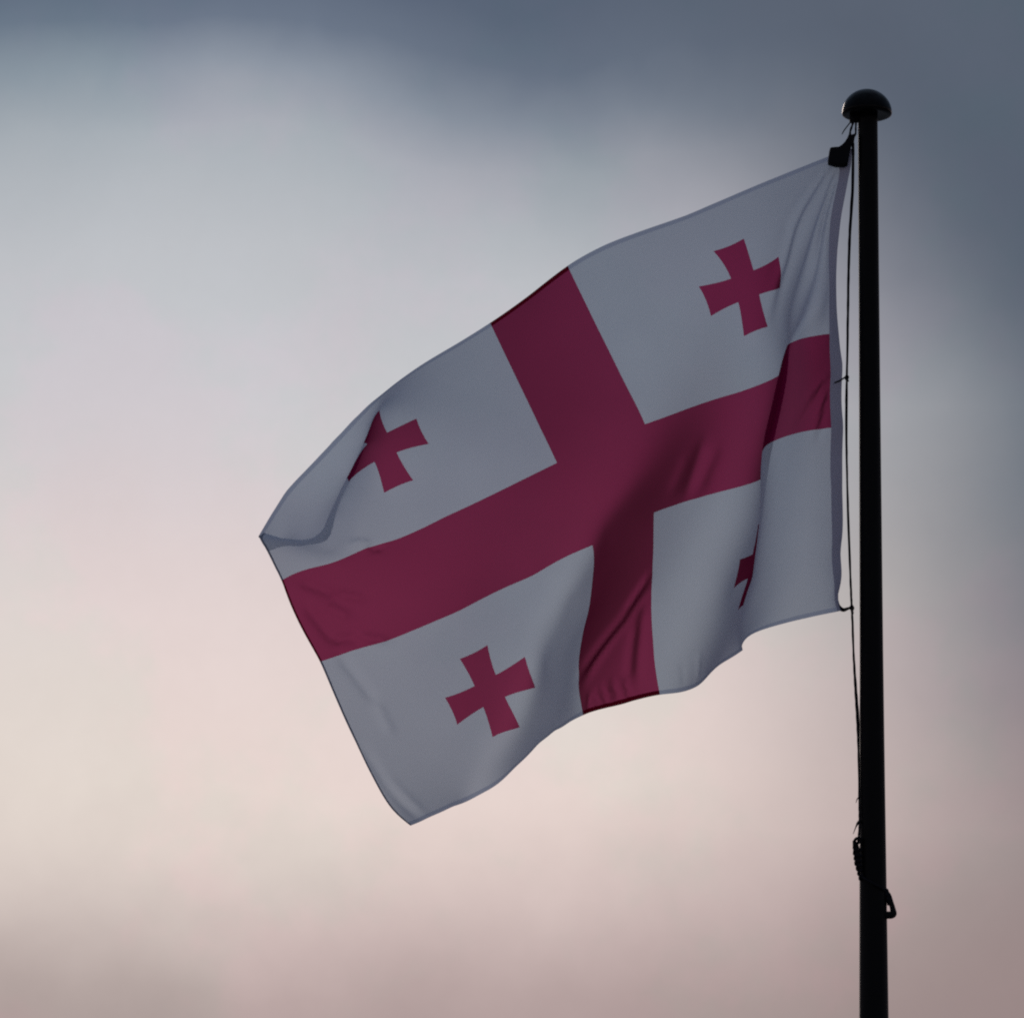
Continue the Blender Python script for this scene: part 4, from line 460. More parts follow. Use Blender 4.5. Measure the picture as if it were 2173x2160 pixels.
-13877 3221 13012 -13761 3096 12726 -13644 2971 12439 -13527 2846 12152 -13410 2721 11864 -13293 2596 11577 -13175 2471 11291 -13058 2345 11005 -12940 2219 10719 -12824 2092 10433 -12707 1965 10147 -12591 1838 9862 -12474 1709 9577 -12358 1580 9293 -12242 1452 9010 -12126 1324 8726 -12010 1196 8443 -11894 1070 8161 -11777 945 7881 -11660 823 7602 -11543 706 7321 -11424 596 7039 -11303 493 6757 -11179 399 6474 -11051 314 6189 -10924 241 5903 -10797 181 5614 -10672 136 5322 -10551 109 5026 -10436 105 4728 -10329 130 4428 -10237 194 4129 -10170 302 3835 -10132 452 3551 -10113 631 3282 -10103 823 3028 -10103 1022 2781 -10113 1225 2536 -10130 1430 2291 -10155 1636 2045 -10186 1844 1800 -10226 2054 1559 -10278 2268 1320 -10339 2486 1084 -10404 2709 849 -10465 2937 615 -10518 3169 380 -10561 3404 144 -10594 3641 -92 -10613 3878 -331 -10618 4111 -574 -10609 4341 -822 -10584 4566 -1073 -10545 4784 -1326 -10493 4997 -1582 -10435 5205 -1840 -10377 5411 -2098
-14150 3333 12848 -14035 3205 12562 -13918 3076 12276 -13802 2948 11989 -13685 2820 11703 -13568 2691 11416 -13451 2561 11131 -13334 2431 10847 -13218 2300 10562 -13102 2169 10277 -12987 2037 9992 -12872 1906 9708 -12756 1773 9425 -12641 1640 9142 -12527 1507 8860 -12412 1376 8576 -12297 1246 8292 -12182 1117 8010 -12067 987 7732 -11952 861 7454 -11837 740 7175 -11721 625 6892 -11603 518 6609 -11479 418 6326 -11351 326 6044 -11222 245 5759 -11095 176 5471 -10970 121 5180 -10847 81 4886 -10728 59 4589 -10613 60 4289 -10506 91 3989 -10412 158 3690 -10337 269 3397 -10292 424 3119 -10279 611 2858 -10283 811 2609 -10299 1017 2365 -10320 1224 2121 -10345 1433 1872 -10375 1642 1624 -10413 1852 1382 -10464 2064 1144 -10532 2282 907 -10604 2504 675 -10668 2732 441 -10722 2966 204 -10767 3204 -30 -10803 3443 -262 -10825 3682 -495 -10832 3919 -735 -10825 4153 -977 -10808 4382 -1222 -10773 4606 -1469 -10721 4825 -1717 -10664 5040 -1967 -10607 5253 -2219
-14426 3442 12684 -14311 3310 12399 -14196 3178 12115 -14079 3045 11830 -13963 2913 11545 -13846 2781 11259 -13730 2647 10975 -13614 2511 10693 -13499 2376 10411 -13384 2240 10127 -13269 2105 9843 -13155 1969 9559 -13041 1833 9278 -12927 1696 8997 -12813 1560 8716 -12699 1426 8432 -12586 1294 8148 -12472 1162 7865 -12358 1030 7589 -12244 901 7312 -12130 777 7032 -12015 659 6749 -11899 549 6464 -11776 445 6181 -11648 348 5900 -11519 262 5616 -11391 186 5329 -11266 122 5038 -11142 72 4744 -11020 36 4448 -10901 18 4149 -10785 22 3849 -10674 54 3548 -10573 125 3249 -10500 245 2961 -10468 411 2690 -10467 607 2435 -10484 814 2191 -10509 1024 1947 -10536 1235 1694 -10566 1446 1441 -10602 1656 1195 -10651 1867 955 -10722 2084 714 -10796 2304 481 -10860 2532 246 -10912 2766 7 -10955 3004 -225 -10991 3242 -452 -11014 3481 -680 -11020 3719 -914 -11015 3955 -1150 -11002 4187 -1387 -10972 4415 -1623 -10919 4638 -1861 -10863 4858 -2103 -10808 5077 -2347
-14706 3547 12522 -14591 3411 12239 -14476 3274 11957 -14360 3138 11674 -14244 3001 11391 -14128 2864 11108 -14013 2725 10826 -13898 2586 10545 -13783 2446 10265 -13669 2306 9983 -13556 2166 9701 -13442 2026 9420 -13329 1886 9139 -13216 1747 8859 -13103 1608 8578 -12990 1472 8296 -12877 1338 8013 -12763 1204 7732 -12650 1071 7453 -12536 941 7175 -12422 816 6894 -12307 697 6611 -12190 585 6326 -12067 479 6042 -11940 380 5759 -11812 290 5474 -11685 209 5186 -11559 140 4895 -11435 81 4602 -11311 34 4306 -11190 2 4007 -11069 -14 3708 -10951 -8 3407 -10840 29 3107 -10745 108 2812 -10684 240 2529 -10662 418 2263 -10672 621 2012 -10696 834 1763 -10726 1046 1510 -10759 1258 1254 -10798 1469 1001 -10848 1682 749 -10912 1896 501 -10979 2115 258 -11038 2341 21 -11087 2572 -213 -11126 2806 -440 -11155 3042 -664 -11173 3277 -888 -11179 3513 -1114 -11174 3747 -1340 -11160 3980 -1565 -11130 4209 -1789 -11084 4436 -2014 -11032 4660 -2243 -10979 4883 -2476
-14989 3649 12360 -14875 3508 12081 -14760 3366 11801 -14644 3225 11522 -14529 3083 11242 -14414 2940 10962 -14299 2797 10683 -14185 2653 10404 -14071 2508 10124 -13958 2364 9845 -13846 2220 9566 -13733 2076 9286 -13621 1933 9007 -13508 1792 8727 -13395 1651 8447 -13283 1513 8166 -13170 1377 7885 -13056 1243 7604 -12943 1111 7323 -12828 982 7042 -12713 858 6760 -12597 739 6477 -12478 626 6192 -12355 519 5906 -12230 420 5621 -12103 328 5334 -11976 245 5044 -11850 171 4753 -11725 107 4459 -11601 53 4162 -11478 9 3865 -11356 -21 3566 -11236 -34 3266 -11120 -24 2966 -11014 19 2667 -10929 109 2375 -10878 253 2096 -10868 441 1835 -10887 650 1582 -10919 863 1329 -10955 1076 1069 -10996 1288 805 -11044 1501 540 -11100 1715 277 -11158 1933 21 -11210 2155 -222 -11251 2381 -450 -11281 2609 -669 -11301 2838 -888 -11312 3069 -1108 -11313 3300 -1328 -11306 3531 -1543 -11288 3761 -1753 -11260 3990 -1962 -11220 4218 -2172 -11173 4445 -2385 -11122 4672 -2603
-15275 3748 12199 -15161 3601 11924 -15046 3453 11649 -14931 3305 11373 -14817 3157 11097 -14703 3009 10820 -14589 2860 10544 -14476 2712 10267 -14363 2563 9990 -14251 2414 9713 -14139 2266 9436 -14027 2119 9158 -13915 1974 8880 -13803 1830 8601 -13690 1689 8322 -13578 1550 8042 -13464 1414 7761 -13351 1281 7479 -13236 1150 7197 -13120 1024 6914 -13004 901 6630 -12885 784 6345 -12765 672 6059 -12642 567 5772 -12517 468 5484 -12391 376 5195 -12264 292 4904 -12138 216 4611 -12012 148 4316 -11888 89 4019 -11764 38 3721 -11642 -2 3422 -11521 -29 3123 -11404 -40 2823 -11293 -25 2524 -11194 25 2227 -11119 125 1938 -11083 279 1665 -11089 473 1411 -11119 682 1161 -11152 893 891 -11189 1105 612 -11232 1318 334 -11282 1532 56 -11334 1750 -221 -11380 1970 -475 -11409 2188 -691 -11427 2406 -899 -11436 2628 -1112 -11436 2852 -1330 -11429 3079 -1548 -11417 3305 -1752 -11399 3532 -1945 -11373 3761 -2137 -11337 3990 -2331 -11293 4219 -2528 -11243 4448 -2726
-15563 3844 12038 -15449 3689 11769 -15335 3535 11499 -15221 3380 11228 -15108 3226 10955 -14995 3071 10682 -14882 2916 10409 -14770 2762 10135 -14658 2608 9861 -14547 2456 9586 -14435 2305 9311 -14324 2155 9035 -14212 2008 8758 -14100 1864 8480 -13987 1722 8201 -13874 1584 7920 -13760 1449 7639 -13645 1317 7357 -13529 1190 7073 -13412 1066 6788 -13294 947 6503 -13174 833 6216 -13052 724 5928 -12928 621 5639 -12803 523 5349 -12676 433 5058 -12550 349 4765 -12423 272 4470 -12297 203 4173 -12172 141 3875 -12048 86 3576 -11925 39 3277 -11805 1 2977 -11688 -24 2678 -11575 -33 2380 -11470 -16 2082 -11381 40 1787 -11320 148 1503 -11302 310 1239 -11318 505 988 -11343 711 710 -11374 919 423 -11413 1127 137 -11457 1338 -150 -11504 1553 -438 -11542 1769 -702 -11560 1979 -915 -11565 2190 -1118 -11563 2405 -1327 -11552 2624 -1541 -11537 2846 -1755 -11520 3069 -1950 -11500 3293 -2130 -11475 3522 -2309 -11442 3753 -2490 -11403 3986 -2674 -11358 4220 -2855
-15853 3937 11880 -15740 3774 11616 -15626 3611 11351 -15514 3449 11085 -15401 3286 10817 -15290 3125 10549 -15178 2964 10279 -15067 2804 10009 -14957 2645 9738 -14846 2489 9465 -14735 2335 9192 -14623 2184 8917 -14511 2036 8640 -14399 1891 8362 -14285 1751 8083 -14171 1614 7802 -14056 1482 7520 -13940 1354 7236 -13823 1230 6951 -13704 1111 6664 -13584 996 6377 -13462 886 6088 -13338 781 5799 -13213 681 5508 -13087 586 5216 -12960 498 4922 -12832 415 4627 -12705 339 4331 -12578 269 4033 -12453 206 3733 -12328 149 3432 -12205 98 3131 -12085 53 2830 -11968 15 2530 -11855 -12 2232 -11749 -22 1935 -11655 -5 1640 -11578 55 1349 -11530 172 1067 -11517 339 795 -11528 530 518 -11553 728 236 -11587 928 -49 -11626 1129 -334 -11663 1334 -615 -11691 1542 -877 -11701 1750 -1107 -11698 1958 -1320 -11684 2169 -1529 -11665 2383 -1737 -11643 2600 -1940 -11620 2821 -2129 -11597 3046 -2305 -11572 3277 -2476 -11544 3512 -2647 -11512 3751 -2820 -11479 3992 -2997
-16143 4027 11724 -16031 3855 11465 -15920 3683 11206 -15809 3511 10945 -15698 3340 10683 -15588 3170 10420 -15478 3002 10155 -15368 2837 9888 -15258 2674 9620 -15148 2514 9349 -15036 2358 9077 -14925 2206 8803 -14812 2058 8527 -14699 1915 8249 -14585 1777 7968 -14469 1643 7686 -14353 1515 7402 -14235 1391 7117 -14116 1272 6830 -13995 1158 6542 -13873 1048 6252 -13749 942 5962 -13624 842 5671 -13497 746 5378 -13369 655 5084 -13241 569 4789 -13113 489 4493 -12985 414 4194 -12857 344 3894 -12731 281 3593 -12605 222 3290 -12482 169 2985 -12360 120 2681 -12243 74 2379 -12132 32 2081 -12028 -2 1787 -11934 -17 1495 -11851 -1 1204 -11783 64 912 -11738 184 623 -11722 347 340 -11731 530 58 -11756 718 -225 -11788 910 -506 -11818 1105 -781 -11835 1305 -1041 -11837 1509 -1282 -11823 1714 -1505 -11800 1922 -1716 -11774 2132 -1920 -11747 2347 -2115 -11720 2567 -2300 -11695 2795 -2473 -11670 3029 -2639 -11646 3269 -2800 -11623 3514 -2962 -11601 3763 -3129
-16433 4116 11566 -16324 3933 11314 -16214 3750 11062 -16105 3567 10808 -15997 3386 10553 -15889 3208 10296 -15780 3032 10036 -15672 2860 9773 -15562 2693 9508 -15452 2531 9239 -15340 2373 8968 -15228 2221 8694 -15115 2075 8417 -15000 1935 8138 -14885 1801 7856 -14768 1672 7572 -14650 1548 7287 -14531 1430 6999 -14410 1316 6710 -14287 1207 6420 -14162 1103 6130 -14036 1003 5838 -13908 907 5545 -13780 816 5250 -13651 729 4955 -13521 647 4658 -13392 569 4360 -13263 496 4061 -13135 427 3759 -13008 363 3456 -12881 304 3151 -12757 248 2844 -12634 196 2535 -12515 144 2227 -12406 90 1928 -12308 37 1640 -12217 -7 1354 -12133 -28 1066 -12056 -12 775 -11991 54 482 -11940 172 187 -11915 328 -104 -11921 502 -390 -11944 684 -673 -11969 872 -949 -11978 1065 -1211 -11967 1262 -1453 -11942 1462 -1679 -11911 1667 -1892 -11880 1876 -2095 -11850 2091 -2288 -11822 2313 -2470 -11796 2544 -2639 -11773 2782 -2799 -11753 3027 -2951 -11736 3277 -3099 -11722 3531 -3246
-16723 4204 11404 -16616 4008 11162 -16509 3813 10919 -16404 3618 10674 -16298 3425 10427 -16192 3237 10176 -16086 3053 9922 -15978 2876 9664 -15869 2704 9401 -15758 2540 9135 -15646 2382 8864 -15533 2232 8590 -15418 2089 8312 -15302 1953 8030 -15185 1824 7746 -15067 1701 7460 -14947 1583 7172 -14826 1471 6883 -14703 1363 6592 -14578 1260 6300 -14451 1161 6008 -14322 1067 5715 -14192 977 5420 -14062 890 5125 -13931 808 4828 -13800 729 4530 -13670 654 4231 -13540 583 3930 -13411 515 3628 -13284 451 3324 -13157 390 3017 -13033 331 2709 -12910 275 2397 -12791 218 2083 -12684 154 1783 -12591 84 1500 -12504 19 1218 -12420 -31 934 -12339 -56 647 -12264 -42 356 -12179 21 55 -12113 133 -247 -12086 283 -543 -12094 453 -832 -12112 634 -1116 -12114 821 -1383 -12087 1010 -1621 -12052 1206 -1846 -12017 1408 -2061 -11985 1618 -2267 -11956 1836 -2461 -11929 2061 -2640 -11904 2296 -2806 -11883 2538 -2960 -11867 2788 -3104 -11855 3044 -3238 -11845 3302 -3362
-17007 4294 11238 -16906 4083 11007 -16805 3872 10776 -16703 3663 10542 -16602 3458 10305 -16499 3259 10063 -16394 3067 9815 -16287 2883 9561 -16178 2708 9301 -16066 2542 9036 -15953 2386 8765 -15838 2239 8489 -15722 2101 8209 -15605 1971 7925 -15486 1848 7638 -15366 1731 7349 -15245 1620 7059 -15122 1514 6767 -14996 1413 6475 -14869 1316 6182 -14739 1223 5888 -14608 1134 5593 -14476 1049 5298 -14343 968 5001 -14211 890 4704 -14079 815 4405 -13947 743 4105 -13817 674 3803 -13688 607 3501 -13560 541 3196 -13434 478 2890 -13311 416 2582 -13191 353 2272 -13076 288 1962 -12972 215 1661 -12879 134 1373 -12791 55 1088 -12706 -15 803 -12620 -70 515 -12531 -99 224 -12428 -90 -75 -12330 -33 -379 -12264 73 -680 -12238 218 -976 -12235 386 -1264 -12224 565 -1533 -12192 751 -1777 -12155 946 -2007 -12122 1150 -2227 -12092 1362 -2436 -12066 1584 -2632 -12042 1814 -2812 -12020 2053 -2975 -12001 2301 -3124 -11987 2557 -3261 -11978 2820 -3387 -11971 3086 -3507
-17288 4385 11064 -17194 4156 10850 -17100 3928 10634 -17004 3703 10414 -16907 3485 10187 -16807 3274 9954 -16704 3073 9713 -16598 2883 9464 -16489 2704 9207 -16376 2538 8942 -16261 2384 8670 -16144 2243 8392 -16026 2111 8109 -15907 1988 7821 -15787 1873 7531 -15665 1764 7239 -15542 1660 6946 -15417 1561 6652 -15290 1466 6358 -15159 1375 6064 -15027 1288 5769 -14893 1204 5474 -14759 1124 5177 -14624 1047 4880 -14490 974 4581 -14356 903 4282 -14224 834 3981 -14093 766 3680 -13964 699 3377 -13837 633 3073 -13713 567 2768 -13592 499 2462 -13476 429 2155 -13366 355 1851 -13264 273 1550 -13169 187 1255 -13079 99 964 -12990 16 673 -12897 -59 381 -12797 -117 88 -12686 -152 -208 -12571 -153 -505 -12467 -107 -804 -12394 -7 -1102 -12352 135 -1391 -12321 305 -1665 -12289 490 -1921 -12257 687 -2162 -12229 895 -2390 -12206 1112 -2606 -12185 1339 -2805 -12164 1575 -2986 -12144 1820 -3148 -12127 2073 -3293 -12113 2335 -3424 -12105 2604 -3546 -12101 2879 -3668
-17565 4476 10883 -17480 4228 10689 -17394 3982 10492 -17305 3741 10287 -17213 3508 10073 -17117 3284 9849 -17017 3074 9615 -16911 2877 9371 -16801 2695 9117 -16686 2530 8853 -16569 2380 8579 -16451 2245 8297 -16330 2122 8010 -16209 2008 7719 -16087 1901 7425 -15965 1800 7130 -15840 1703 6834 -15713 1611 6538 -15583 1522 6242 -15450 1437 5947 -15315 1354 5651 -15178 1275 5355 -15041 1200 5058 -14904 1128 4760 -14769 1059 4461 -14634 991 4161 -14501 925 3860 -14370 859 3558 -14241 792 3255 -14115 724 2952 -13992 654 2648 -13874 582 2344 -13761 505 2041 -13654 422 1739 -13553 335 1438 -13457 244 1139 -13364 150 842 -13271 58 546 -13173 -28 249 -13068 -106 -47 -12954 -172 -339 -12830 -217 -629 -12704 -229 -921 -12589 -190 -1217 -12503 -91 -1511 -12443 58 -1794 -12399 238 -2060 -12367 437 -2313 -12346 648 -2553 -12330 872 -2777 -12316 1105 -2984 -12298 1347 -3167 -12278 1598 -3328 -12260 1857 -3470 -12247 2124 -3595 -12238 2397 -3710 -12232 2676 -3822
-17839 4567 10700 -17764 4301 10526 -17687 4037 10347 -17605 3778 10159 -17519 3529 9960 -17428 3292 9747 -17331 3071 9522 -17227 2867 9283 -17115 2683 9031 -16997 2518 8767 -16878 2375 8489 -16758 2249 8203 -16634 2135 7912 -16509 2029 7617 -16386 1931 7319 -16264 1838 7020 -16138 1750 6721 -16009 1664 6423 -15877 1581 6126 -15741 1501 5830 -15603 1423 5534 -15463 1348 5238 -15323 1277 4941 -15184 1208 4642 -15048 1143 4342 -14913 1079 4041 -14779 1014 3740 -14648 949 3438 -14519 882 3135 -14393 813 2832 -14272 740 2530 -14155 663 2227 -14044 580 1925 -13938 493 1623 -13838 401 1322 -13741 305 1021 -13646 208 721 -13550 111 421 -13450 16 122 -13343 -73 -176 -13229 -158 -467 -13103 -231 -753 -12964 -282 -1037 -12827 -297 -1328 -12714 -253 -1629 -12622 -145 -1923 -12547 13 -2199 -12499 204 -2461 -12481 417 -2715 -12470 645 -2952 -12459 884 -3167 -12440 1132 -3354 -12419 1388 -3515 -12400 1653 -3655 -12387 1924 -3776 -12377 2201 -3881 -12368 2480 -3973
-18108 4652 10506 -18037 4374 10347 -17967 4096 10187 -17896 3821 10020 -17822 3554 9843 -17740 3299 9650 -17649 3064 9436 -17546 2853 9202 -17432 2668 8950 -17310 2509 8683 -17188 2375 8399 -17064 2259 8106 -16937 2153 7810 -16809 2056 7512 -16686 1967 7210 -16563 1883 6907 -16436 1803 6605 -16305 1724 6305 -16169 1647 6008 -16030 1571 5712 -15889 1495 5417 -15747 1422 5122 -15605 1352 4826 -15464 1287 4527 -15327 1225 4225 -15192 1163 3923 -15058 1100 3620 -14926 1036 3317 -14797 968 3015 -14672 898 2712 -14551 823 2410 -14435 743 2108 -14324 657 1806 -14219 567 1505 -14118 471 1203 -14021 373 902 -13925 273 601 -13828 172 300 -13728 72 0 -13622 -25 -297 -13508 -118 -589 -13383 -204 -876 -13244 -275 -1159 -13104 -319 -1448 -12983 -321 -1752 -12867 -268 -2055 -12757 -155 -2341 -12680 10 -2615 -12648 213 -2882 -12628 438 -3128 -12610 679 -3350 -12589 931 -3541 -12567 1192 -3705 -12549 1462 -3846 -12536 1738 -3967 -12525 2019 -4068 -12514 2300 -4151
-18373 4727 10303 -18293 4450 10149 -18224 4168 9999 -18168 3881 9855 -18116 3595 9710 -18052 3319 9547 -17968 3066 9352 -17865 2846 9122 -17750 2663 8864 -17626 2512 8587 -17498 2385 8298 -17369 2274 8002 -17240 2175 7702 -17112 2086 7400 -16986 2005 7095 -16861 1931 6789 -16733 1859 6485 -16600 1788 6184 -16461 1716 5887 -16319 1643 5592 -16175 1569 5298 -16030 1495 5006 -15886 1425 4712 -15745 1361 4413 -15607 1302 4108 -15472 1242 3804 -15337 1181 3500 -15205 1117 3196 -15076 1049 2893 -14951 978 2591 -14830 902 2288 -14713 821 1986 -14602 735 1685 -14496 643 1383 -14395 547 1082 -14297 447 781 -14202 345 480 -14106 241 180 -14007 138 -118 -13903 37 -414 -13791 -59 -707 -13669 -147 -998 -13539 -223 -1288 -13408 -278 -1583 -13282 -307 -1884 -13155 -298 -2188 -13031 -239 -2487 -12927 -120 -2777 -12857 51 -3053 -12812 259 -3309 -12777 494 -3537 -12748 747 -3733 -12725 1012 -3900 -12706 1286 -4041 -12693 1567 -4164 -12683 1852 -4272 -12675 2141 -4375
-18638 4782 10095 -18525 4526 9926 -18444 4254 9773 -18409 3962 9651 -18392 3661 9545 -18354 3366 9423 -18281 3091 9258 -18181 2861 9034 -18064 2679 8767 -17936 2529 8482 -17803 2401 8190 -17671 2290 7892 -17541 2195 7589 -17412 2112 7283 -17286 2041 6975 -17159 1976 6666 -17031 1913 6359 -16895 1849 6057 -16752 1781 5761 -16606 1711 5467 -16460 1639 5175 -16314 1566 4884 -16168 1494 4594 -16026 1431 4295 -15888 1374 3987 -15752 1315 3682 -15617 1254 3378 -15485 1190 3074 -15356 1123 2771 -15230 1053 2468 -15108 978 2165 -14990 898 1863 -14878 813 1560 -14770 723 1259 -14669 627 958 -14571 526 658 -14476 423 359 -14382 318 61 -14286 213 -236 -14184 112 -531 -14074 17 -825 -13956 -68 -1120 -13832 -143 -1415 -13707 -202 -1712 -13582 -243 -2013 -13456 -261 -2317 -13329 -244 -2622 -13208 -180 -2923 -13105 -57 -3215 -13027 120 -3488 -12970 338 -3730 -12927 585 -3929 -12898 849 -4095 -12877 1125 -4237 -12862 1408 -4365 -12851 1697 -4484 -12842 1989 -4602
-18906 4812 9883 -18741 4597 9683 -18625 4349 9514 -18609 4061 9401 -18634 3755 9336 -18621 3454 9240 -18566 3159 9127 -18478 2914 8915 -18364 2724 8640 -18235 2561 8359 -18102 2421 8071 -17969 2303 7775 -17839 2207 7472 -17711 2131 7163 -17584 2068 6853 -17456 2012 6541 -17328 1959 6230 -17192 1901 5925 -17042 1838 5632 -16894 1771 5339 -16745 1701 5046 -16597 1631 4755 -16451 1562 4462 -16308 1499 4164 -16169 1440 3861 -16033 1380 3558 -15899 1319 3254 -15766 1255 2951 -15637 1189 2648 -15510 1120 2345 -15386 1048 2042 -15267 972 1738 -15152 891 1435 -15042 804 1133 -14940 710 832 -14843 610 534 -14750 507 237 -14658 402 -58 -14564 299 -353 -14465 200 -647 -14357 109 -943 -14241 28 -1240 -14122 -43 -1537 -14000 -102 -1836 -13878 -149 -2137 -13754 -180 -2441 -13629 -191 -2746 -13503 -170 -3052 -13381 -101 -3356 -13275 29 -3650 -13192 220 -3920 -13132 450 -4117 -13091 706 -4284 -13064 980 -4432 -13044 1262 -4567 -13029 1550 -4694 -13015 1840 -4820
-19160 4828 9650 -18963 4654 9430 -18814 4438 9240 -18778 4169 9114 -18803 3873 9047 -18808 3579 8962 -18786 3284 8877 -18731 3024 8704 -18639 2805 8464 -18520 2609 8212 -18392 2442 7942 -18264 2311 7653 -18137 2213 7350 -18009 2141 7040 -17880 2084 6728 -17751 2036 6415 -17620 1988 6104 -17480 1936 5799 -17332 1878 5501 -17182 1815 5207 -17032 1750 4914 -16883 1683 4622 -16735 1618 4328 -16591 1556 4032 -16452 1495 3732 -16316 1434 3431 -16182 1373 3129 -16049 1311 2827 -15919 1247 2525 -15791 1181 2222 -15666 1113 1919 -15545 1041 1614 -15426 965 1310 -15314 884 1006 -15210 794 706 -15115 696 410 -15024 595 117 -14933 493 -176 -14840 393 -470 -14741 299 -764 -14636 214 -1061 -14523 138 -1359 -14407 72 -1657 -14288 15 -1957 -14168 -33 -2257 -14047 -70 -2559 -13924 -96 -2862 -13800 -103 -3167 -13674 -80 -3472 -13552 -4 -3771 -13445 140 -4048 -13365 343 -4274 -13309 587 -4460 -13271 852 -4622 -13242 1128 -4768 -13217 1410 -4903 -13194 1694 -5030
-19399 4835 9400 -19195 4695 9173 -19025 4517 8964 -18930 4283 8801 -18911 4007 8696 -18929 3721 8619 -18942 3436 8537 -18930 3167 8410 -18880 2915 8238 -18787 2677 8043 -18673 2472 7809 -18555 2321 7529 -18433 2217 7225 -18304 2143 6914 -18174 2087 6600 -18043 2041 6286 -17910 1997 5974 -17769 1950 5668 -17622 1896 5369 -17472 1838 5075 -17321 1777 4782 -17170 1717 4489 -17022 1657 4196 -16877 1596 3901 -16738 1536 3603 -16601 1476 3304 -16466 1416 3005 -16333 1356 2704 -16203 1296 2403 -16074 1234 2101 -15948 1171 1798 -15825 1105 1494 -15705 1035 1189 -15589 960 883 -15483 876 583 -15389 784 290 -15299 687 -1 -15208 591 -293 -15115 497 -585 -15017 409 -880 -14912 330 -1177 -14802 260 -1476 -14688 200 -1776 -14571 147 -2076 -14452 100 -2375 -14332 60 -2674 -14212 27 -2973 -14091 6 -3272 -13967 1 -3570 -13841 31 -3864 -13721 119 -4146 -13624 280 -4401 -13553 497 -4617 -13499 745 -4802 -13456 1010 -4965 -13418 1282 -5112 -13381 1556 -5247
-19645 4826 9157 -19426 4726 8912 -19226 4591 8680 -19070 4400 8475 -19014 4146 8341 -19037 3866 8260 -19074 3586 8190 -19097 3311 8097 -19085 3042 7967 -19028 2771 7845 -18936 2523 7677 -18843 2353 7392 -18726 2230 7089 -18596 2139 6782 -18463 2073 6470 -18332 2024 6155 -18199 1983 5840 -18060 1939 5533 -17913 1886 5237 -17763 1832 4944 -17611 1779 4651 -17460 1727 4358 -17311 1674 4065 -17165 1619 3771 -17025 1561 3475 -16888 1503 3179 -16754 1447 2881 -16620 1391 2582 -16489 1336 2283 -16359 1280 1982 -16232 1223 1680 -16108 1163 1377 -15988 1100 1073 -15872 1032 770 -15766 955 471 -15669 871 176 -15576 783 -116 -15483 694 -408 -15389 608 -700 -15292 527 -993 -15188 455 -1291 -15079 393 -1593 -14966 338 -1895 -14849 289 -2194 -14731 245 -2491 -14612 205 -2787 -14493 171 -3081 -14374 143 -3374 -14253 126 -3663 -14127 128 -3948 -13999 169 -4227 -13901 275 -4506 -13820 447 -4756 -13750 667 -4969 -13689 913 -5155 -13633 1170 -5324 -13579 1431 -5485
-19874 4820 8896 -19649 4752 8647 -19434 4656 8400 -19247 4507 8168 -19155 4280 8001 -19159 4010 7902 -19200 3731 7833 -19241 3453 7759 -19259 3176 7660 -19238 2892 7575 -19183 2625 7452 -19117 2422 7207 -19011 2259 6933 -18883 2134 6643 -18750 2045 6341 -18619 1984 6030 -18487 1940 5714 -18349 1896 5406 -18203 1845 5113 -18054 1796 4820 -17903 1752 4525 -17751 1711 4231 -17599 1669 3936 -17453 1620 3643 -17314 1568 3350 -17178 1515 3056 -17043 1464 2760 -16909 1415 2463 -16777 1367 2165 -16647 1319 1865 -16519 1269 1564 -16395 1218 1263 -16275 1162 962 -16160 1101 661 -16052 1033 363 -15951 960 66 -15854 882 -228 -15758 803 -522 -15663 725 -814 -15565 653 -1108 -15462 588 -1408 -15353 533 -1712 -15240 484 -2014 -15124 440 -2313 -15006 399 -2608 -14886 362 -2900 -14767 329 -3189 -14649 300 -3476 -14531 278 -3760 -14409 267 -4038 -14284 278 -4312 -14192 332 -4604 -14105 449 -4879 -14019 626 -5120 -13940 842 -5333 -13865 1077 -5530 -13792 1319 -5723
-20103 4818 8637 -19875 4776 8384 -19655 4711 8129 -19462 4595 7882 -19337 4404 7678 -19300 4151 7547 -19326 3872 7469 -19375 3591 7402 -19415 3310 7327 -19427 3028 7249 -19410 2759 7140 -19367 2520 6966 -19282 2309 6750 -19165 2137 6499 -19036 2011 6216 -18907 1928 5914 -18775 1869 5606 -18638 1821 5302 -18493 1775 5003 -18345 1734 4706 -18193 1700 4408 -18040 1669 4109 -17886 1639 3810 -17741 1601 3516 -17606 1555 3228 -17471 1511 2937 -17335 1469 2643 -17201 1429 2347 -17067 1390 2049 -16936 1352 1751 -16808 1312 1452 -16683 1269 1152 -16563 1222 853 -16448 1170 554 -16338 1113 256 -16234 1051 -42 -16132 984 -338 -16034 916 -634 -15935 849 -929 -15835 786 -1226 -15732 730 -1528 -15624 680 -1831 -15513 637 -2134 -15397 597 -2431 -15278 561 -2723 -15157 527 -3011 -15036 496 -3296 -14918 469 -3578 -14803 445 -3859 -14689 427 -4137 -14580 422 -4417 -14487 442 -4705 -14397 507 -4991 -14302 631 -5256 -14208 806 -5496 -14117 1007 -5721 -14028 1219 -5941
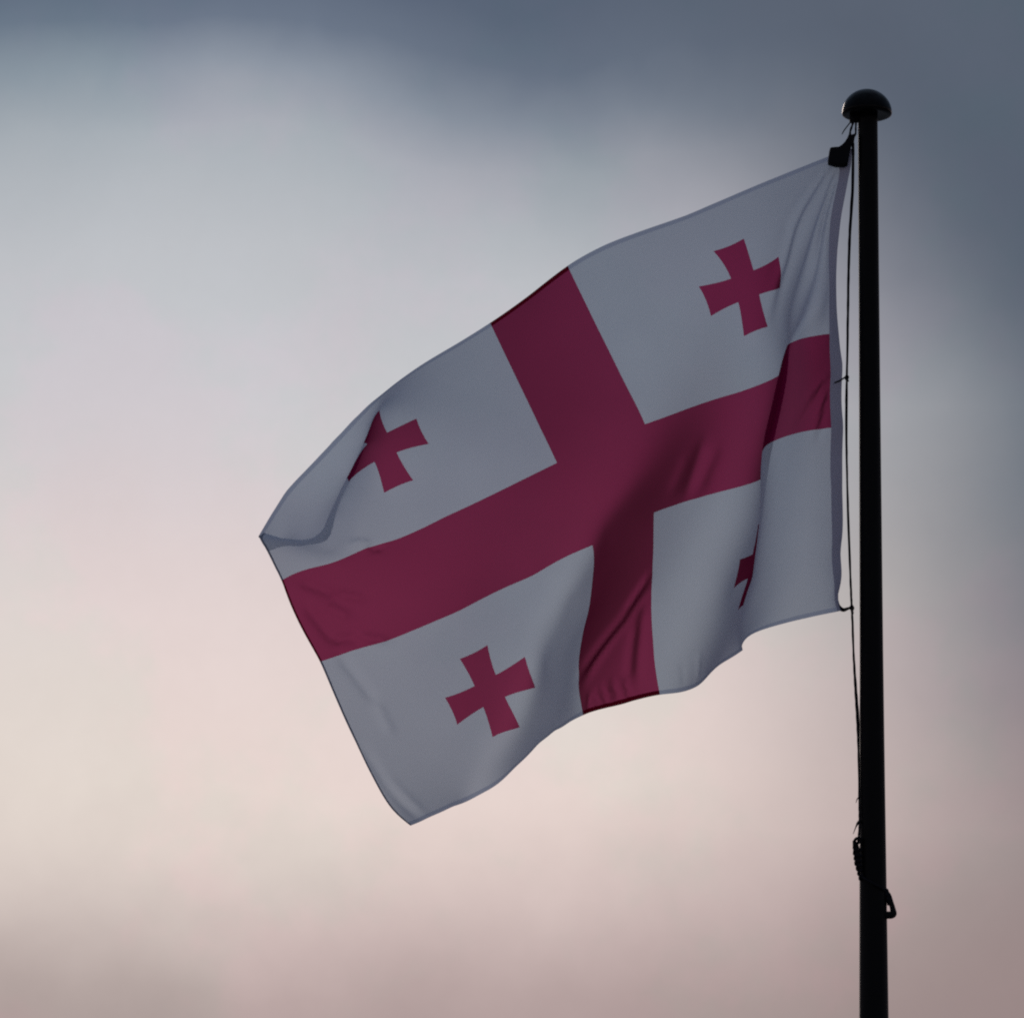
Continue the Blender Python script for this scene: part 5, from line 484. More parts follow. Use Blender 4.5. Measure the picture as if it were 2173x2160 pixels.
-20341 4822 8393 -20107 4801 8129 -19884 4758 7865 -19683 4673 7600 -19529 4523 7352 -19456 4288 7192 -19464 4008 7110 -19513 3725 7046 -19567 3444 6981 -19603 3166 6909 -19612 2895 6816 -19594 2634 6691 -19536 2383 6538 -19438 2159 6345 -19323 1990 6089 -19198 1873 5800 -19065 1792 5502 -18926 1734 5200 -18782 1689 4899 -18634 1654 4599 -18483 1626 4300 -18331 1604 3999 -18179 1584 3698 -18036 1557 3404 -17901 1524 3115 -17765 1492 2822 -17629 1463 2528 -17493 1434 2232 -17359 1407 1935 -17227 1380 1638 -17099 1351 1340 -16973 1319 1043 -16852 1283 745 -16736 1242 447 -16624 1196 149 -16516 1145 -149 -16411 1091 -446 -16309 1034 -744 -16207 978 -1042 -16105 924 -1342 -16001 875 -1644 -15895 832 -1948 -15785 794 -2252 -15670 759 -2549 -15549 726 -2836 -15426 696 -3119 -15302 669 -3400 -15184 644 -3679 -15072 620 -3957 -14966 599 -4236 -14867 586 -4519 -14775 588 -4806 -14686 618 -5094 -14590 691 -5375 -14488 813 -5639 -14389 970 -5889 -14292 1139 -6133
-20565 4850 8136 -20338 4834 7876 -20118 4802 7610 -19914 4739 7334 -19743 4623 7052 -19641 4410 6861 -19624 4136 6766 -19659 3855 6694 -19717 3577 6630 -19769 3301 6565 -19798 3026 6489 -19799 2753 6393 -19765 2480 6285 -19696 2219 6149 -19605 2002 5938 -19489 1839 5676 -19357 1727 5390 -19215 1652 5094 -19070 1602 4794 -18922 1567 4494 -18773 1542 4195 -18624 1525 3897 -18478 1510 3599 -18337 1495 3302 -18198 1479 3006 -18060 1463 2710 -17923 1447 2415 -17787 1433 2119 -17652 1419 1823 -17520 1405 1527 -17390 1389 1231 -17264 1370 934 -17141 1346 638 -17022 1317 341 -16908 1283 43 -16797 1244 -254 -16689 1201 -552 -16584 1155 -850 -16480 1109 -1149 -16377 1065 -1449 -16272 1023 -1752 -16166 986 -2056 -16057 953 -2361 -15943 923 -2659 -15821 894 -2941 -15696 867 -3219 -15570 844 -3497 -15451 822 -3776 -15344 798 -4051 -15242 778 -4330 -15145 763 -4612 -15054 758 -4899 -14965 770 -5189 -14873 807 -5478 -14774 877 -5760 -14673 979 -6031 -14579 1095 -6295
-20798 4894 7894 -20575 4879 7631 -20360 4849 7364 -20160 4793 7090 -19990 4687 6817 -19868 4506 6589 -19812 4257 6439 -19817 3981 6347 -19863 3705 6276 -19924 3431 6218 -19973 3154 6161 -19985 2875 6080 -19968 2594 5987 -19934 2315 5882 -19874 2054 5740 -19775 1838 5532 -19647 1688 5264 -19506 1591 4973 -19360 1526 4677 -19211 1484 4381 -19063 1458 4085 -18916 1442 3789 -18773 1432 3494 -18632 1426 3195 -18492 1425 2895 -18354 1425 2597 -18217 1426 2301 -18081 1427 2007 -17946 1428 1712 -17813 1429 1418 -17683 1427 1123 -17555 1422 827 -17430 1411 532 -17309 1396 236 -17191 1374 -60 -17078 1346 -357 -16968 1315 -654 -16861 1280 -951 -16756 1243 -1249 -16650 1207 -1549 -16545 1172 -1850 -16438 1141 -2152 -16329 1112 -2454 -16215 1086 -2749 -16094 1060 -3031 -15969 1037 -3308 -15845 1017 -3585 -15727 997 -3862 -15619 978 -4138 -15517 961 -4416 -15419 949 -4698 -15325 944 -4984 -15234 949 -5274 -15143 967 -5567 -15049 1002 -5859 -14953 1054 -6149 -14857 1118 -6437
-21030 4958 7654 -20815 4934 7392 -20606 4900 7126 -20412 4841 6855 -20241 4742 6582 -20108 4588 6325 -20022 4368 6127 -19989 4103 6011 -20009 3831 5920 -20067 3559 5859 -20134 3280 5828 -20149 2999 5753 -20144 2713 5671 -20134 2425 5585 -20106 2138 5501 -20037 1881 5352 -19926 1691 5106 -19792 1558 4830 -19648 1471 4543 -19500 1419 4251 -19350 1388 3957 -19203 1369 3665 -19062 1358 3373 -18923 1357 3076 -18784 1369 2777 -18646 1384 2481 -18510 1401 2187 -18375 1419 1895 -18241 1437 1603 -18108 1454 1311 -17976 1467 1018 -17846 1476 723 -17719 1480 428 -17595 1478 133 -17475 1468 -162 -17360 1453 -456 -17249 1431 -751 -17140 1406 -1046 -17033 1378 -1343 -16927 1349 -1640 -16820 1322 -1938 -16712 1295 -2236 -16602 1271 -2532 -16487 1247 -2823 -16368 1226 -3108 -16246 1206 -3387 -16125 1187 -3664 -16008 1171 -3941 -15897 1157 -4218 -15792 1146 -4497 -15690 1140 -4778 -15591 1139 -5063 -15495 1146 -5352 -15400 1159 -5643 -15306 1179 -5939 -15210 1205 -6239 -15111 1235 -6544
-21264 5035 7419 -21055 5000 7156 -20852 4957 6891 -20661 4893 6621 -20491 4795 6349 -20351 4653 6086 -20246 4457 5860 -20179 4217 5690 -20157 3958 5562 -20184 3690 5480 -20240 3413 5444 -20285 3127 5409 -20304 2832 5351 -20298 2540 5264 -20277 2254 5174 -20244 1979 5065 -20178 1735 4901 -20069 1553 4668 -19930 1445 4388 -19781 1384 4096 -19630 1344 3805 -19483 1314 3516 -19344 1295 3229 -19208 1293 2940 -19073 1314 2650 -18939 1345 2361 -18805 1379 2072 -18671 1414 1784 -18537 1449 1495 -18404 1481 1206 -18271 1510 916 -18139 1534 624 -18008 1552 329 -17881 1563 34 -17759 1566 -259 -17643 1561 -550 -17531 1550 -842 -17422 1533 -1135 -17314 1514 -1428 -17206 1493 -1723 -17098 1471 -2018 -16989 1449 -2313 -16877 1429 -2605 -16762 1409 -2893 -16644 1390 -3178 -16524 1373 -3460 -16405 1358 -3738 -16289 1346 -4016 -16175 1338 -4294 -16065 1334 -4573 -15958 1334 -4853 -15853 1341 -5137 -15750 1353 -5422 -15647 1369 -5710 -15543 1390 -6001 -15438 1413 -6298 -15332 1439 -6600
-21501 5122 7190 -21297 5078 6924 -21096 5026 6658 -20906 4955 6388 -20736 4855 6116 -20592 4718 5850 -20477 4538 5604 -20384 4324 5387 -20306 4088 5205 -20283 3828 5082 -20330 3547 5049 -20414 3251 5063 -20464 2948 5039 -20435 2657 4929 -20400 2378 4811 -20397 2095 4731 -20400 1808 4662 -20335 1575 4495 -20196 1453 4208 -20045 1387 3910 -19896 1333 3622 -19755 1279 3346 -19624 1239 3075 -19494 1231 2799 -19363 1263 2519 -19232 1310 2238 -19100 1362 1956 -18968 1414 1674 -18835 1466 1390 -18701 1514 1106 -18567 1557 819 -18433 1595 529 -18300 1626 237 -18169 1650 -58 -18045 1665 -349 -17930 1670 -637 -17818 1669 -925 -17707 1662 -1215 -17597 1650 -1507 -17488 1636 -1800 -17378 1621 -2093 -17267 1604 -2384 -17154 1587 -2674 -17039 1570 -2962 -16922 1555 -3247 -16804 1541 -3529 -16685 1530 -3809 -16568 1523 -4088 -16452 1521 -4367 -16337 1524 -4646 -16225 1532 -4925 -16113 1547 -5206 -16000 1567 -5487 -15887 1592 -5769 -15769 1622 -6051 -15647 1655 -6332 -15520 1692 -6614
-21740 5221 6964 -21535 5172 6695 -21333 5111 6426 -21143 5033 6155 -20971 4929 5881 -20822 4795 5609 -20697 4627 5346 -20582 4433 5096 -20457 4219 4859 -20379 3976 4660 -20430 3679 4658 -20541 3371 4725 -20609 3060 4724 -20562 2772 4591 -20501 2502 4429 -20514 2209 4369 -20574 1902 4382 -20560 1636 4278 -20436 1491 4000 -20288 1415 3694 -20146 1345 3406 -20025 1254 3163 -19910 1187 2920 -19786 1175 2661 -19657 1221 2390 -19528 1286 2117 -19398 1355 1842 -19267 1423 1566 -19134 1490 1288 -19000 1552 1009 -18865 1608 726 -18730 1659 442 -18595 1702 153 -18463 1737 -137 -18339 1763 -426 -18221 1779 -712 -18107 1788 -1000 -17994 1790 -1290 -17882 1787 -1580 -17771 1780 -1872 -17659 1770 -2163 -17547 1758 -2453 -17433 1745 -2742 -17317 1732 -3029 -17201 1720 -3314 -17083 1710 -3598 -16964 1703 -3879 -16845 1702 -4159 -16726 1706 -4438 -16607 1716 -4717 -16488 1734 -4995 -16369 1757 -5272 -16247 1787 -5549 -16122 1823 -5823 -15990 1864 -6095 -15850 1911 -6360 -15700 1960 -6616
-21974 5339 6736 -21765 5285 6466 -21561 5218 6195 -21369 5133 5922 -21194 5025 5644 -21039 4894 5366 -20902 4736 5091 -20772 4551 4824 -20644 4347 4559 -20547 4112 4297 -20598 3794 4323 -20697 3476 4411 -20752 3163 4407 -20725 2875 4283 -20660 2610 4092 -20674 2308 4044 -20739 1999 4083 -20750 1724 4011 -20672 1537 3791 -20544 1433 3497 -20417 1340 3218 -20313 1221 3004 -20202 1141 2778 -20080 1135 2528 -19954 1195 2266 -19827 1276 2000 -19699 1360 1732 -19568 1443 1461 -19435 1523 1189 -19301 1597 914 -19165 1665 638 -19029 1726 359 -18894 1780 78 -18763 1825 -207 -18637 1861 -492 -18516 1888 -779 -18399 1907 -1068 -18283 1919 -1358 -18169 1924 -1650 -18056 1924 -1941 -17942 1920 -2231 -17828 1913 -2521 -17713 1905 -2809 -17597 1895 -3097 -17479 1887 -3382 -17361 1881 -3667 -17241 1879 -3949 -17120 1883 -4230 -16998 1894 -4509 -16875 1912 -4787 -16750 1938 -5063 -16622 1971 -5337 -16491 2011 -5608 -16354 2058 -5876 -16209 2111 -6138 -16055 2170 -6395 -15893 2231 -6645
-22197 5481 6508 -21981 5424 6235 -21773 5350 5964 -21580 5257 5691 -21405 5145 5412 -21249 5014 5129 -21114 4859 4848 -20999 4673 4581 -20909 4448 4342 -20864 4180 4161 -20891 3867 4144 -20945 3550 4179 -20981 3242 4156 -20976 2950 4054 -20951 2668 3927 -20959 2367 3879 -20990 2065 3878 -20995 1786 3810 -20945 1566 3634 -20848 1413 3389 -20737 1289 3139 -20625 1175 2908 -20507 1108 2667 -20383 1117 2412 -20257 1190 2153 -20131 1283 1891 -20002 1379 1626 -19871 1474 1360 -19738 1565 1092 -19603 1650 822 -19467 1728 552 -19330 1799 280 -19194 1861 6 -19062 1915 -272 -18935 1960 -554 -18811 1998 -842 -18691 2027 -1133 -18573 2048 -1424 -18457 2061 -1716 -18341 2069 -2008 -18226 2071 -2298 -18110 2069 -2588 -17993 2064 -2877 -17876 2059 -3164 -17757 2055 -3451 -17637 2054 -3736 -17515 2057 -4019 -17392 2067 -4300 -17267 2084 -4580 -17139 2110 -4857 -17008 2144 -5130 -16873 2187 -5400 -16733 2238 -5666 -16585 2296 -5927 -16429 2359 -6183 -16266 2427 -6435 -16097 2498 -6686
-22387 5653 6256 -22175 5584 5997 -21969 5504 5732 -21778 5404 5463 -21608 5284 5187 -21462 5143 4905 -21347 4979 4622 -21268 4774 4368 -21233 4507 4205 -21230 4208 4126 -21245 3900 4093 -21269 3592 4068 -21288 3289 4010 -21295 2991 3927 -21295 2690 3865 -21300 2387 3829 -21307 2089 3790 -21295 1808 3707 -21253 1566 3550 -21175 1377 3337 -21065 1233 3102 -20946 1135 2851 -20820 1095 2587 -20691 1123 2318 -20563 1207 2053 -20436 1309 1789 -20307 1413 1524 -20176 1516 1260 -20042 1615 996 -19907 1709 731 -19770 1796 467 -19632 1876 201 -19496 1946 -66 -19362 2008 -336 -19232 2063 -615 -19106 2110 -904 -18984 2149 -1196 -18864 2178 -1489 -18745 2199 -1782 -18627 2213 -2074 -18510 2221 -2365 -18392 2225 -2655 -18274 2225 -2944 -18155 2225 -3232 -18034 2226 -3519 -17912 2229 -3805 -17788 2238 -4089 -17662 2254 -4371 -17533 2277 -4650 -17401 2311 -4926 -17265 2353 -5198 -17123 2406 -5465 -16974 2466 -5726 -16817 2533 -5981 -16652 2605 -6231 -16481 2681 -6476 -16307 2759 -6720
-22569 5839 6011 -22357 5761 5758 -22152 5674 5499 -21965 5567 5235 -21808 5430 4968 -21692 5263 4701 -21618 5067 4443 -21586 4825 4234 -21589 4529 4151 -21599 4218 4133 -21609 3910 4112 -21619 3605 4063 -21629 3303 3983 -21638 2999 3902 -21643 2689 3860 -21648 2381 3830 -21645 2080 3781 -21621 1795 3690 -21572 1543 3533 -21498 1345 3316 -21389 1203 3068 -21264 1125 2798 -21130 1111 2519 -20997 1154 2237 -20869 1245 1962 -20741 1351 1692 -20612 1460 1425 -20481 1568 1161 -20347 1674 899 -20211 1775 639 -20074 1870 380 -19935 1957 120 -19797 2037 -141 -19660 2107 -405 -19528 2170 -681 -19400 2226 -970 -19275 2273 -1262 -19154 2310 -1555 -19033 2338 -1848 -18914 2358 -2141 -18795 2372 -2432 -18675 2381 -2723 -18554 2387 -3012 -18432 2392 -3301 -18309 2398 -3588 -18184 2407 -3875 -18058 2422 -4159 -17929 2443 -4441 -17797 2473 -4721 -17661 2513 -4996 -17520 2564 -5266 -17372 2624 -5530 -17216 2693 -5787 -17050 2769 -6037 -16878 2850 -6280 -16699 2934 -6518 -16517 3019 -6751
-22750 6033 5773 -22538 5944 5521 -22333 5847 5264 -22149 5729 5001 -22018 5567 4750 -21951 5357 4524 -21929 5110 4337 -21937 4829 4217 -21955 4527 4176 -21966 4217 4178 -21970 3907 4173 -21970 3598 4128 -21969 3292 4044 -21974 2983 3963 -21983 2671 3907 -21992 2360 3861 -21988 2054 3805 -21952 1764 3714 -21887 1514 3551 -21809 1330 3305 -21704 1213 3025 -21575 1158 2736 -21434 1159 2447 -21299 1211 2156 -21172 1303 1871 -21044 1409 1595 -20916 1518 1325 -20786 1629 1062 -20653 1738 802 -20517 1846 546 -20378 1948 291 -20237 2044 36 -20097 2132 -222 -19958 2212 -486 -19823 2283 -759 -19693 2346 -1041 -19567 2399 -1330 -19444 2443 -1622 -19322 2478 -1915 -19201 2504 -2208 -19079 2524 -2500 -18957 2539 -2791 -18833 2550 -3081 -18709 2561 -3370 -18582 2573 -3658 -18454 2588 -3944 -18325 2608 -4229 -18193 2635 -4511 -18058 2671 -4790 -17919 2717 -5066 -17774 2774 -5336 -17621 2842 -5598 -17459 2919 -5851 -17287 3004 -6096 -17105 3093 -6332 -16917 3186 -6563 -16724 3281 -6790
-22926 6233 5528 -22723 6123 5285 -22530 6006 5034 -22361 5867 4777 -22263 5671 4552 -22240 5418 4385 -22257 5130 4279 -22290 4827 4234 -22320 4520 4232 -22333 4212 4248 -22326 3899 4251 -22312 3583 4215 -22299 3270 4135 -22301 2956 4052 -22315 2642 3978 -22333 2330 3910 -22336 2024 3831 -22295 1738 3721 -22215 1505 3535 -22124 1352 3261 -22010 1264 2959 -21876 1229 2656 -21734 1239 2358 -21597 1290 2061 -21470 1378 1773 -21346 1479 1495 -21221 1585 1224 -21092 1696 961 -20960 1808 703 -20823 1921 450 -20683 2030 200 -20539 2134 -51 -20396 2231 -305 -20254 2320 -566 -20117 2400 -836 -19985 2469 -1115 -19858 2529 -1400 -19734 2578 -1691 -19611 2618 -1983 -19488 2650 -2277 -19365 2676 -2569 -19239 2697 -2861 -19112 2715 -3151 -18984 2731 -3440 -18853 2749 -3727 -18722 2771 -4013 -18589 2797 -4297 -18455 2830 -4580 -18317 2871 -4859 -18175 2923 -5135 -18027 2985 -5406 -17872 3059 -5668 -17705 3143 -5920 -17526 3236 -6160 -17334 3334 -6388 -17133 3437 -6609 -16927 3543 -6827
-23099 6431 5283 -22920 6291 5052 -22751 6145 4813 -22618 5970 4581 -22552 5738 4392 -22552 5455 4280 -22588 5146 4244 -22638 4832 4260 -22687 4520 4298 -22703 4207 4327 -22677 3888 4328 -22644 3566 4294 -22624 3245 4228 -22624 2927 4147 -22641 2611 4060 -22669 2299 3966 -22690 1997 3851 -22659 1728 3691 -22559 1526 3463 -22438 1403 3175 -22306 1343 2865 -22164 1327 2554 -22019 1343 2249 -21884 1387 1951 -21764 1464 1665 -21646 1557 1390 -21525 1658 1120 -21399 1767 858 -21267 1882 602 -21129 1999 352 -20987 2115 105 -20842 2228 -140 -20695 2333 -388 -20549 2430 -643 -20410 2517 -909 -20278 2594 -1186 -20150 2660 -1472 -20025 2714 -1761 -19901 2759 -2053 -19776 2797 -2345 -19650 2828 -2639 -19521 2855 -2932 -19390 2880 -3223 -19258 2903 -3512 -19123 2927 -3797 -18987 2955 -4081 -18851 2987 -4365 -18714 3026 -4648 -18574 3072 -4928 -18430 3128 -5204 -18280 3195 -5475 -18123 3273 -5739 -17954 3364 -5992 -17769 3465 -6229 -17566 3574 -6448 -17348 3688 -6653 -17124 3806 -6852
-23271 6625 5031 -23133 6445 4825 -22988 6268 4600 -22889 6055 4395 -22854 5790 4250 -22871 5485 4192 -22918 5166 4215 -22980 4847 4286 -23057 4527 4368 -23082 4199 4414 -23021 3872 4406 -22971 3546 4371 -22946 3221 4317 -22943 2899 4242 -22962 2582 4146 -22999 2272 4025 -23047 1977 3869 -23043 1722 3656 -22897 1554 3378 -22745 1466 3071 -22595 1434 2753 -22441 1438 2434 -22282 1463 2119 -22154 1498 1822 -22055 1557 1550 -21947 1639 1281 -21831 1733 1015 -21706 1840 755 -21575 1956 500 -21436 2079 252 -21292 2202 8 -21144 2323 -232 -20993 2437 -472 -20843 2541 -716 -20702 2636 -977 -20570 2720 -1257 -20443 2792 -1544 -20317 2852 -1833 -20192 2901 -2122 -20065 2943 -2413 -19935 2980 -2709 -19803 3014 -3005 -19668 3046 -3298 -19531 3076 -3585 -19391 3106 -3867 -19251 3139 -4147 -19112 3178 -4431 -18973 3223 -4716 -18831 3274 -4996 -18683 3334 -5271 -18532 3404 -5544 -18374 3487 -5812 -18205 3583 -6067 -18017 3692 -6303 -17799 3812 -6511 -17561 3939 -6695 -17313 4068 -6866
"""
GRID = np.array([[int(x) for x in row.split()] for row in FLAG_ROWS.strip().split('\n')], dtype=float)
NU = GRID.shape[0]; NV = GRID.shape[1] // 3
GRID = GRID.reshape(NU, NV, 3) * 1e-4 + np.array([0, 0, 10.0])
U0, U1 = -0.03, 1.5
UNIT = 1.84                                     # hoist length in metres

def bspl(P, fu, fv):
    """smooth surface through the sampled cloth (Catmull-Rom in both directions)"""
    def w(f): return np.stack([-.5 * f + f * f - .5 * f ** 3, 1 - 2.5 * f * f + 1.5 * f ** 3, .5 * f + 2 * f * f - 1.5 * f ** 3, -.5 * f * f + .5 * f ** 3], -1)
    i = np.clip(np.floor(fu).astype(int), 0, NU - 2); j = np.clip(np.floor(fv).astype(int), 0, NV - 2)
    wu, wv = w(fu - i), w(fv - j)
    Q = np.concatenate([2 * P[:1] - P[1:2], P, 2 * P[-1:] - P[-2:-1]], 0)
    Q = np.concatenate([2 * Q[:, :1] - Q[:, 1:2], Q, 2 * Q[:, -1:] - Q[:, -2:-1]], 1)
    out = np.zeros(fu.shape + (3,))
    for a in range(4):
        for b2 in range(4):
            out += (wu[..., a] * wv[..., b2])[..., None] * Q[i + a, j + b2]
    return out
def base(u, v): return bspl(GRID, (u - U0) / (U1 - U0) * (NU - 1), v * (NV - 1))

CREASES = [  # (u0, v0, u1, v1, width, height) small creases in the cloth
 (1.462, 0.42, 1.405, 0.47, 0.012, 0.0115), (1.405, 0.47, 1.352, 0.5, 0.011, -0.01035), (1.47, 0.47, 1.452, 0.565, 0.012, 0.0115), (1.452, 0.565, 1.4, 0.575, 0.012, 0.01265),
 (1.4, 0.575, 1.345, 0.6, 0.011, -0.0115), (1.432, 0.49, 1.4, 0.53, 0.014, -0.0115), (1.335, 0.375, 1.29, 0.395, 0.01, 0.0115), (1.3, 0.4, 1.27, 0.41, 0.008, -0.0092),
 (1.455, 0.6, 1.42, 0.72, 0.012, 0.01035), (1.42, 0.72, 1.415, 0.8, 0.012, -0.0069),
 (0.845, 0.905, 0.7, 0.8, 0.014, 0.0102), (0.83, 0.93, 0.66, 0.77, 0.012, -0.0085), (0.72, 0.8, 0.66, 0.735, 0.01, 0.0085), (0.69, 0.96, 0.665, 0.8, 0.013, -0.00935), (0.715, 0.955, 0.69, 0.84, 0.012, 0.0068),
 (0.755, 0.945, 0.748, 0.995, 0.006, -0.00595), (0.725, 0.95, 0.72, 0.995, 0.006, -0.00595), (0.8, 0.955, 0.792, 0.995, 0.006, 0.0051), (0.775, 0.95, 0.77, 0.995, 0.005, 0.0051), (0.82, 0.96, 0.83, 0.995, 0.006, -0.0051),
 (0.002, 0.487, 0.085, 0.6, 0.009, -0.0065), (0.002, 0.493, 0.045, 0.61, 0.007, 0.00585), (0.002, 0.5, 0.03, 0.63, 0.007, -0.00585), (0, 0.48, 0.06, 0.53, 0.008, 0.0052),
 (0.47, 0.5, 0.53, 0.585, 0.016, 0.0065), (0.5, 0.48, 0.56, 0.59, 0.015, -0.0065), (0.55, 0.5, 0.6, 0.57, 0.018, 0.0052),
 (0.54, 0.985, 0.545, 0.93, 0.007, -0.0039), (0.585, 0.985, 0.59, 0.94, 0.007, 0.00364),
 (1.49, 0.8, 1.462, 0.99, 0.012, 0.0078), (1.47, 0.88, 1.44, 0.985, 0.012, -0.0052),
]
def wrinkle(u, v):
    h = np.zeros_like(u)
    for (a, b2, c, d, w, amp) in CREASES:
        ex, ey = c - a, d - b2; L2 = ex * ex + ey * ey
        t = ((u - a) * ex + (v - b2) * ey) / L2
        tc = np.clip(t, 0, 1)
        dist = np.hypot(u - a - tc * ex, v - b2 - tc * ey)
        h += amp * np.exp(-(dist / w) ** 2) * np.clip(0.35 + 1.3 * np.sin(np.pi * tc), 0, 1)
    # folds fanning out from the top hoist corner, where the cloth is gathered
    r_ = np.hypot(u + .004, v + .01); th = np.degrees(np.arctan2(u + .004, v + .01))
    env = np.minimum(r_ / .17, 1) * np.clip((.44 - r_) / .22, 0, 1) * np.clip((th + 4) / 8, 0, 1) * np.clip((62 - th) / 18, 0, 1) * np.clip(u / .012, 0, 1)
    ph = (th - 23 + 6.0 * np.sin(8 * r_ + 0.06 * th)) / 14.5 * 2 * np.pi
    h += 0.0105 * env * (np.cos(ph) + 0.3 * np.cos(1.63 * ph + 1.1))
    return h
def soft(u, v):
    """gentle unevenness of the bunting"""
    out = np.zeros_like(u)
    for k, (fx, fy, ph, am) in enumerate([(7, 3, .3, .0022), (-5, 9, 1.7, .0018), (13, 8, 2.2, .0010), (11, -17, .9, .0008), (23, 12, 4.0, .0005), (-19, 25, 2.9, .0004)]):
        out += am * np.sin(fx * u + fy * v + ph + 1.3 * np.sin(3.1 * v + 2 * k) + 0.9 * np.sin(4.3 * u + k))
    return out
def frame(u, v, f, e=0.004):
    a, b2 = np.clip(u - e, U0, U1), np.clip(u + e, U0, U1); c, d = np.clip(v - e, 0, 1), np.clip(v + e, 0, 1)
    n = np.cross(f(b2, v) - f(a, v), f(u, d) - f(u, c)); return n / np.maximum(np.linalg.norm(n, axis=-1, keepdims=True), 1e-9)
def surface(u, v):
    return base(u, v) + frame(u, v, base, .012) * (wrinkle(u, v) + soft(u, v))[..., None]

HEM_T, HEM_F = 0.0095, 0.0045
AH = 0.1                                         # half width of the cross arms
def small_cross(cu, cv):
    arm = []
    e0, e1 = 0.0255, 0.095
    side = []
    for k in range(7):
        t = k / 6.0
        side.append((e0 + (e1 - e0) * t, 0.0255 + 0.0085 * t ** 1.7))
    end = [(e1 - 0.0025 * (1 - (y / .034) ** 2), y) for y in (0.017, 0.0, -0.017)]
    arm = side + end + [(x, -y) for x, y in side[::-1]]
    pts = []
    for q in range(4):
        ca, sa = (1, 0, -1, 0)[q], (0, 1, 0, -1)[q]
        for x, y in arm[::-1]:
            p = (x * ca - y * sa, x * sa + y * ca)
            if not pts or math.dist(p, pts[-1]) > 1e-6: pts.append(p)
    if math.dist(pts[0], pts[-1]) < 1e-6: pts.pop()
    return [(cu + x, cv + y) for x, y in pts]
CROSSES = [(.325, .2), (.325, .8), (1.175, .2), (1.175, .8)]
POLYS = [small_cross(*c) for c in CROSSES]

cv_, ce_ = [], []
def add_line(pts, closed=False, step=0.0125):
    idx = []
    q = pts + [pts[0]] if closed else pts
    for a, b2 in zip(q[:-1], q[1:]):
        n = max(1, int(math.ceil(math.dist(a, b2) / step)))
        for k in range(n):
            cv_.append((a[0] + (b2[0] - a[0]) * k / n, a[1] + (b2[1] - a[1]) * k / n)); idx.append(len(cv_) - 1)
    if not closed: cv_.append(q[-1]); idx.append(len(cv_) - 1)
    for a, b2 in zip(idx[:-1], idx[1:]): ce_.append((a, b2))
    if closed: ce_.append((idx[-1], idx[0]))
add_line([(U0, 0), (U1, 0), (U1, 1), (U0, 1)], True)
add_line([(0, 0), (0, 1)])
add_line([(0, HEM_T), (U1 - HEM_F, HEM_T)]); add_line([(0, 1 - HEM_T), (U1 - HEM_F, 1 - HEM_T)])
add_line([(U1 - HEM_F, 0), (U1 - HEM_F, 1)])
for uu in (.75 - AH, .75 + AH):
    add_line([(uu, 0), (uu, 1)])
for vv in (.5 - AH, .5 + AH):
    add_line([(0, vv), (U1, vv)])
for p in POLYS: add_line(p, True, 0.006)
cons = np.array(cv_)
gu, gv2 = np.meshgrid(np.arange(U0 + .005, U1 - .004, .0095), np.arange(.005, .996, .0095), indexing='ij')
gu = gu + np.where((np.arange(gu.shape[1]) % 2)[None, :] == 0, 0, .00475)
gp = np.stack([gu.ravel(), gv2.ravel()], 1); gp = gp[gp[:, 0] < U1 - .003]
keep = np.ones(len(gp), bool)
for i in range(0, len(gp), 2000):
    d2 = ((gp[i:i + 2000, None] - cons[None]) ** 2).sum(-1).min(1)
    keep[i:i + 2000] = d2 > .0036 ** 2
gp = gp[keep]
allp = [Vector(p) for p in cv_] + [Vector(p) for p in gp]
tv, te, tf, *_ = delaunay_2d_cdt(allp, ce_, [], 0, 1e-6)
TV = np.array([(p.x, p.y) for p in tv]); TF = np.array([tuple(f) for f in tf])
C = TV[TF].mean(1)
e1 = TV[TF[:, 1]] - TV[TF[:, 0]]; e2 = TV[TF[:, 2]] - TV[TF[:, 0]]
area = np.abs(e1[:, 0] * e2[:, 1] - e1[:, 1] * e2[:, 0])
okf = area > 1e-9
TF, C = TF[okf], C[okf]
def inside(poly, P):
    x, y = P[:, 0], P[:, 1]; r_ = np.zeros(len(P), bool); n = len(poly)
    for i in range(n):
        (xa, ya), (xb, yb) = poly[i], poly[i - 1]
        cond = ((ya > y) != (yb > y)); xi = (xb - xa) * (y - ya) / np.where(abs(yb - ya) < 1e-12, 1e-12, yb - ya) + xa
        r_ ^= cond & (x < xi)
    return r_
red = (np.abs(C[:, 0] - .75) < AH) | (np.abs(C[:, 1] - .5) < AH)
region = np.full(len(C), 'x' * 20)
quad = (C[:, 0] > .75) * 2 + (C[:, 1] > .5) * 1
region[:] = [('panel%d' % q) for q in quad]
region[red] = 'large'
for i, p in enumerate(POLYS): region[inside(p, C)] = 'small%d' % i
region[C[:, 1] < HEM_T] = 'top'; region[C[:, 1] > 1 - HEM_T] = 'bottom'
region[C[:, 0] > U1 - HEM_F] = 'fly'; region[C[:, 0] < 0] = 'header'
SURF = surface(TV[:, 0], TV[:, 1])
NORM = frame(TV[:, 0], TV[:, 1], surface, .005)
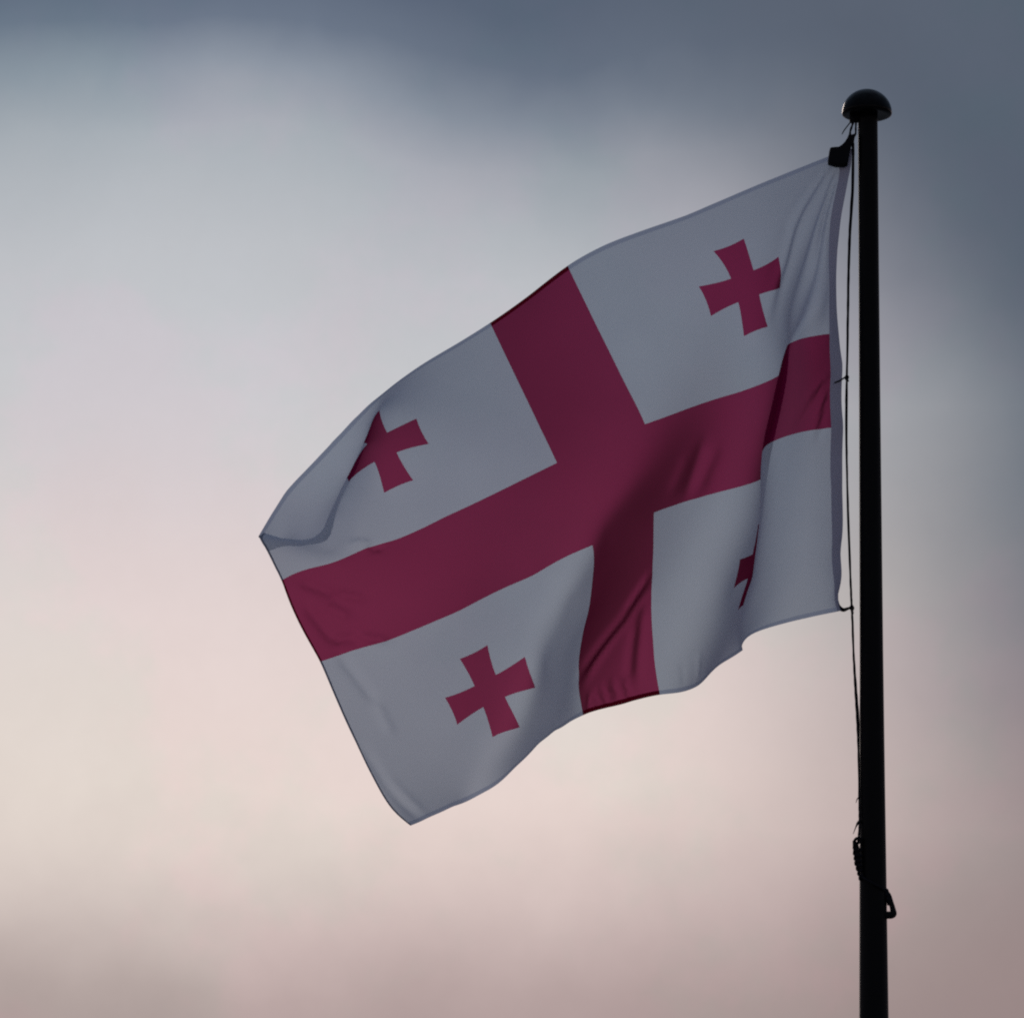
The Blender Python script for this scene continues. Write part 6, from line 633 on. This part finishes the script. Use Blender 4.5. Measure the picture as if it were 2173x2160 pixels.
# faces wind so that they face the viewer's side consistently with the normals
fn = np.cross(SURF[TF[:, 1]] - SURF[TF[:, 0]], SURF[TF[:, 2]] - SURF[TF[:, 0]])
flip = (fn * NORM[TF].mean(1)).sum(1) < 0
TF[flip] = TF[flip][:, ::-1]
def cloth_part(name, keys, mats, label=None, redslot=None):
    sel = np.isin(region, keys); F = TF[sel]; ids, inv = np.unique(F, return_inverse=True)
    fm = None
    if redslot is not None: fm = np.where(red[sel], redslot, 0)
    ob = link_mesh(name, SURF[ids], inv.reshape(F.shape), mats, flag, True, TV[ids], NORM[ids], fm)
    if label: ob['label'] = label
    return ob
for q in range(4): cloth_part('white_panel', ['panel%d' % q], M['white'])
cloth_part('large_cross', ['large'], M['red'], 'broad red cross reaching all four edges')
for i in range(4): cloth_part('small_cross', ['small%d' % i], M['red'])
cloth_part('top_hem', ['top'], [M['white_hem'], M['red_hem']], None, 1)
cloth_part('bottom_hem', ['bottom'], [M['white_hem'], M['red_hem']], None, 1)
cloth_part('fly_hem', ['fly'], [M['fly_hem'], M['red_hem']], None, 1)
cloth_part('heading', ['header'], M['header'], 'grey canvas heading along the hoist')

# black webbing patch and tab at the top hoist corner
OUT = [(-0.1528, 11.8012), (-0.1536, 11.8143), (-0.1489, 11.8462), (-0.1453, 11.8602), (-0.1291, 11.8622), (-0.1129, 11.8632), (-0.0985, 11.8735), (-0.0877, 11.8857), (-0.0786, 11.9008), (-0.0731, 11.9148), (-0.0606, 11.9149), (-0.0498, 11.9187), (-0.0553, 11.9027), (-0.0608, 11.8839), (-0.0681, 11.8539), (-0.0737, 11.8239), (-0.0792, 11.7958), (-0.0936, 11.7911), (-0.1259, 11.7919)]
link_mesh('corner_patch', *slab(OUT[::-1], -0.034, 0.018), M['webbing'], flag, False)
# cords tying the heading to the halyard
link_mesh('tie_cord', *join(
    tube([(-0.1422, -0.0200, 10.9287), (-0.1315, -0.0220, 10.9355), (-0.1134, -0.0160, 10.9446), (-0.0988, -0.0080, 10.9561), (-0.0880, -0.0060, 10.9641)], [0.002, 0.0032, 0.003, 0.0032, 0.003], 8, 5),
    tube([(-0.0952, -0.0060, 10.9567), (-0.0863, -0.0080, 10.9673), (-0.0807, 0.0000, 10.9621), (-0.0858, 0.0070, 10.9529), (-0.0916, -0.0050, 10.9588), (-0.0846, -0.0080, 10.9525), (-0.0807, 0.0020, 10.9478)], 0.0034, 8, 6, .1)), M['rope'], flag)
link_mesh('tie_cord', *join(
    tube([(-0.1270, -0.0060, 10.0762), (-0.1183, -0.0080, 10.0611), (-0.1041, -0.0060, 10.0544), (-0.0897, -0.0030, 10.0597), (-0.0754, 0.0000, 10.0651)], [0.007, 0.0085, 0.0075, 0.0055, 0.004], 8, 5),
    tube([(-0.0810, -0.0060, 10.0636), (-0.0721, -0.0080, 10.0704), (-0.0666, 0.0000, 10.0633), (-0.0717, 0.0070, 10.0541), (-0.0774, -0.0050, 10.0602), (-0.0705, -0.0080, 10.0485), (-0.0685, 0.0000, 10.0414)], 0.0036, 8, 6, .1)), M['rope'], flag)
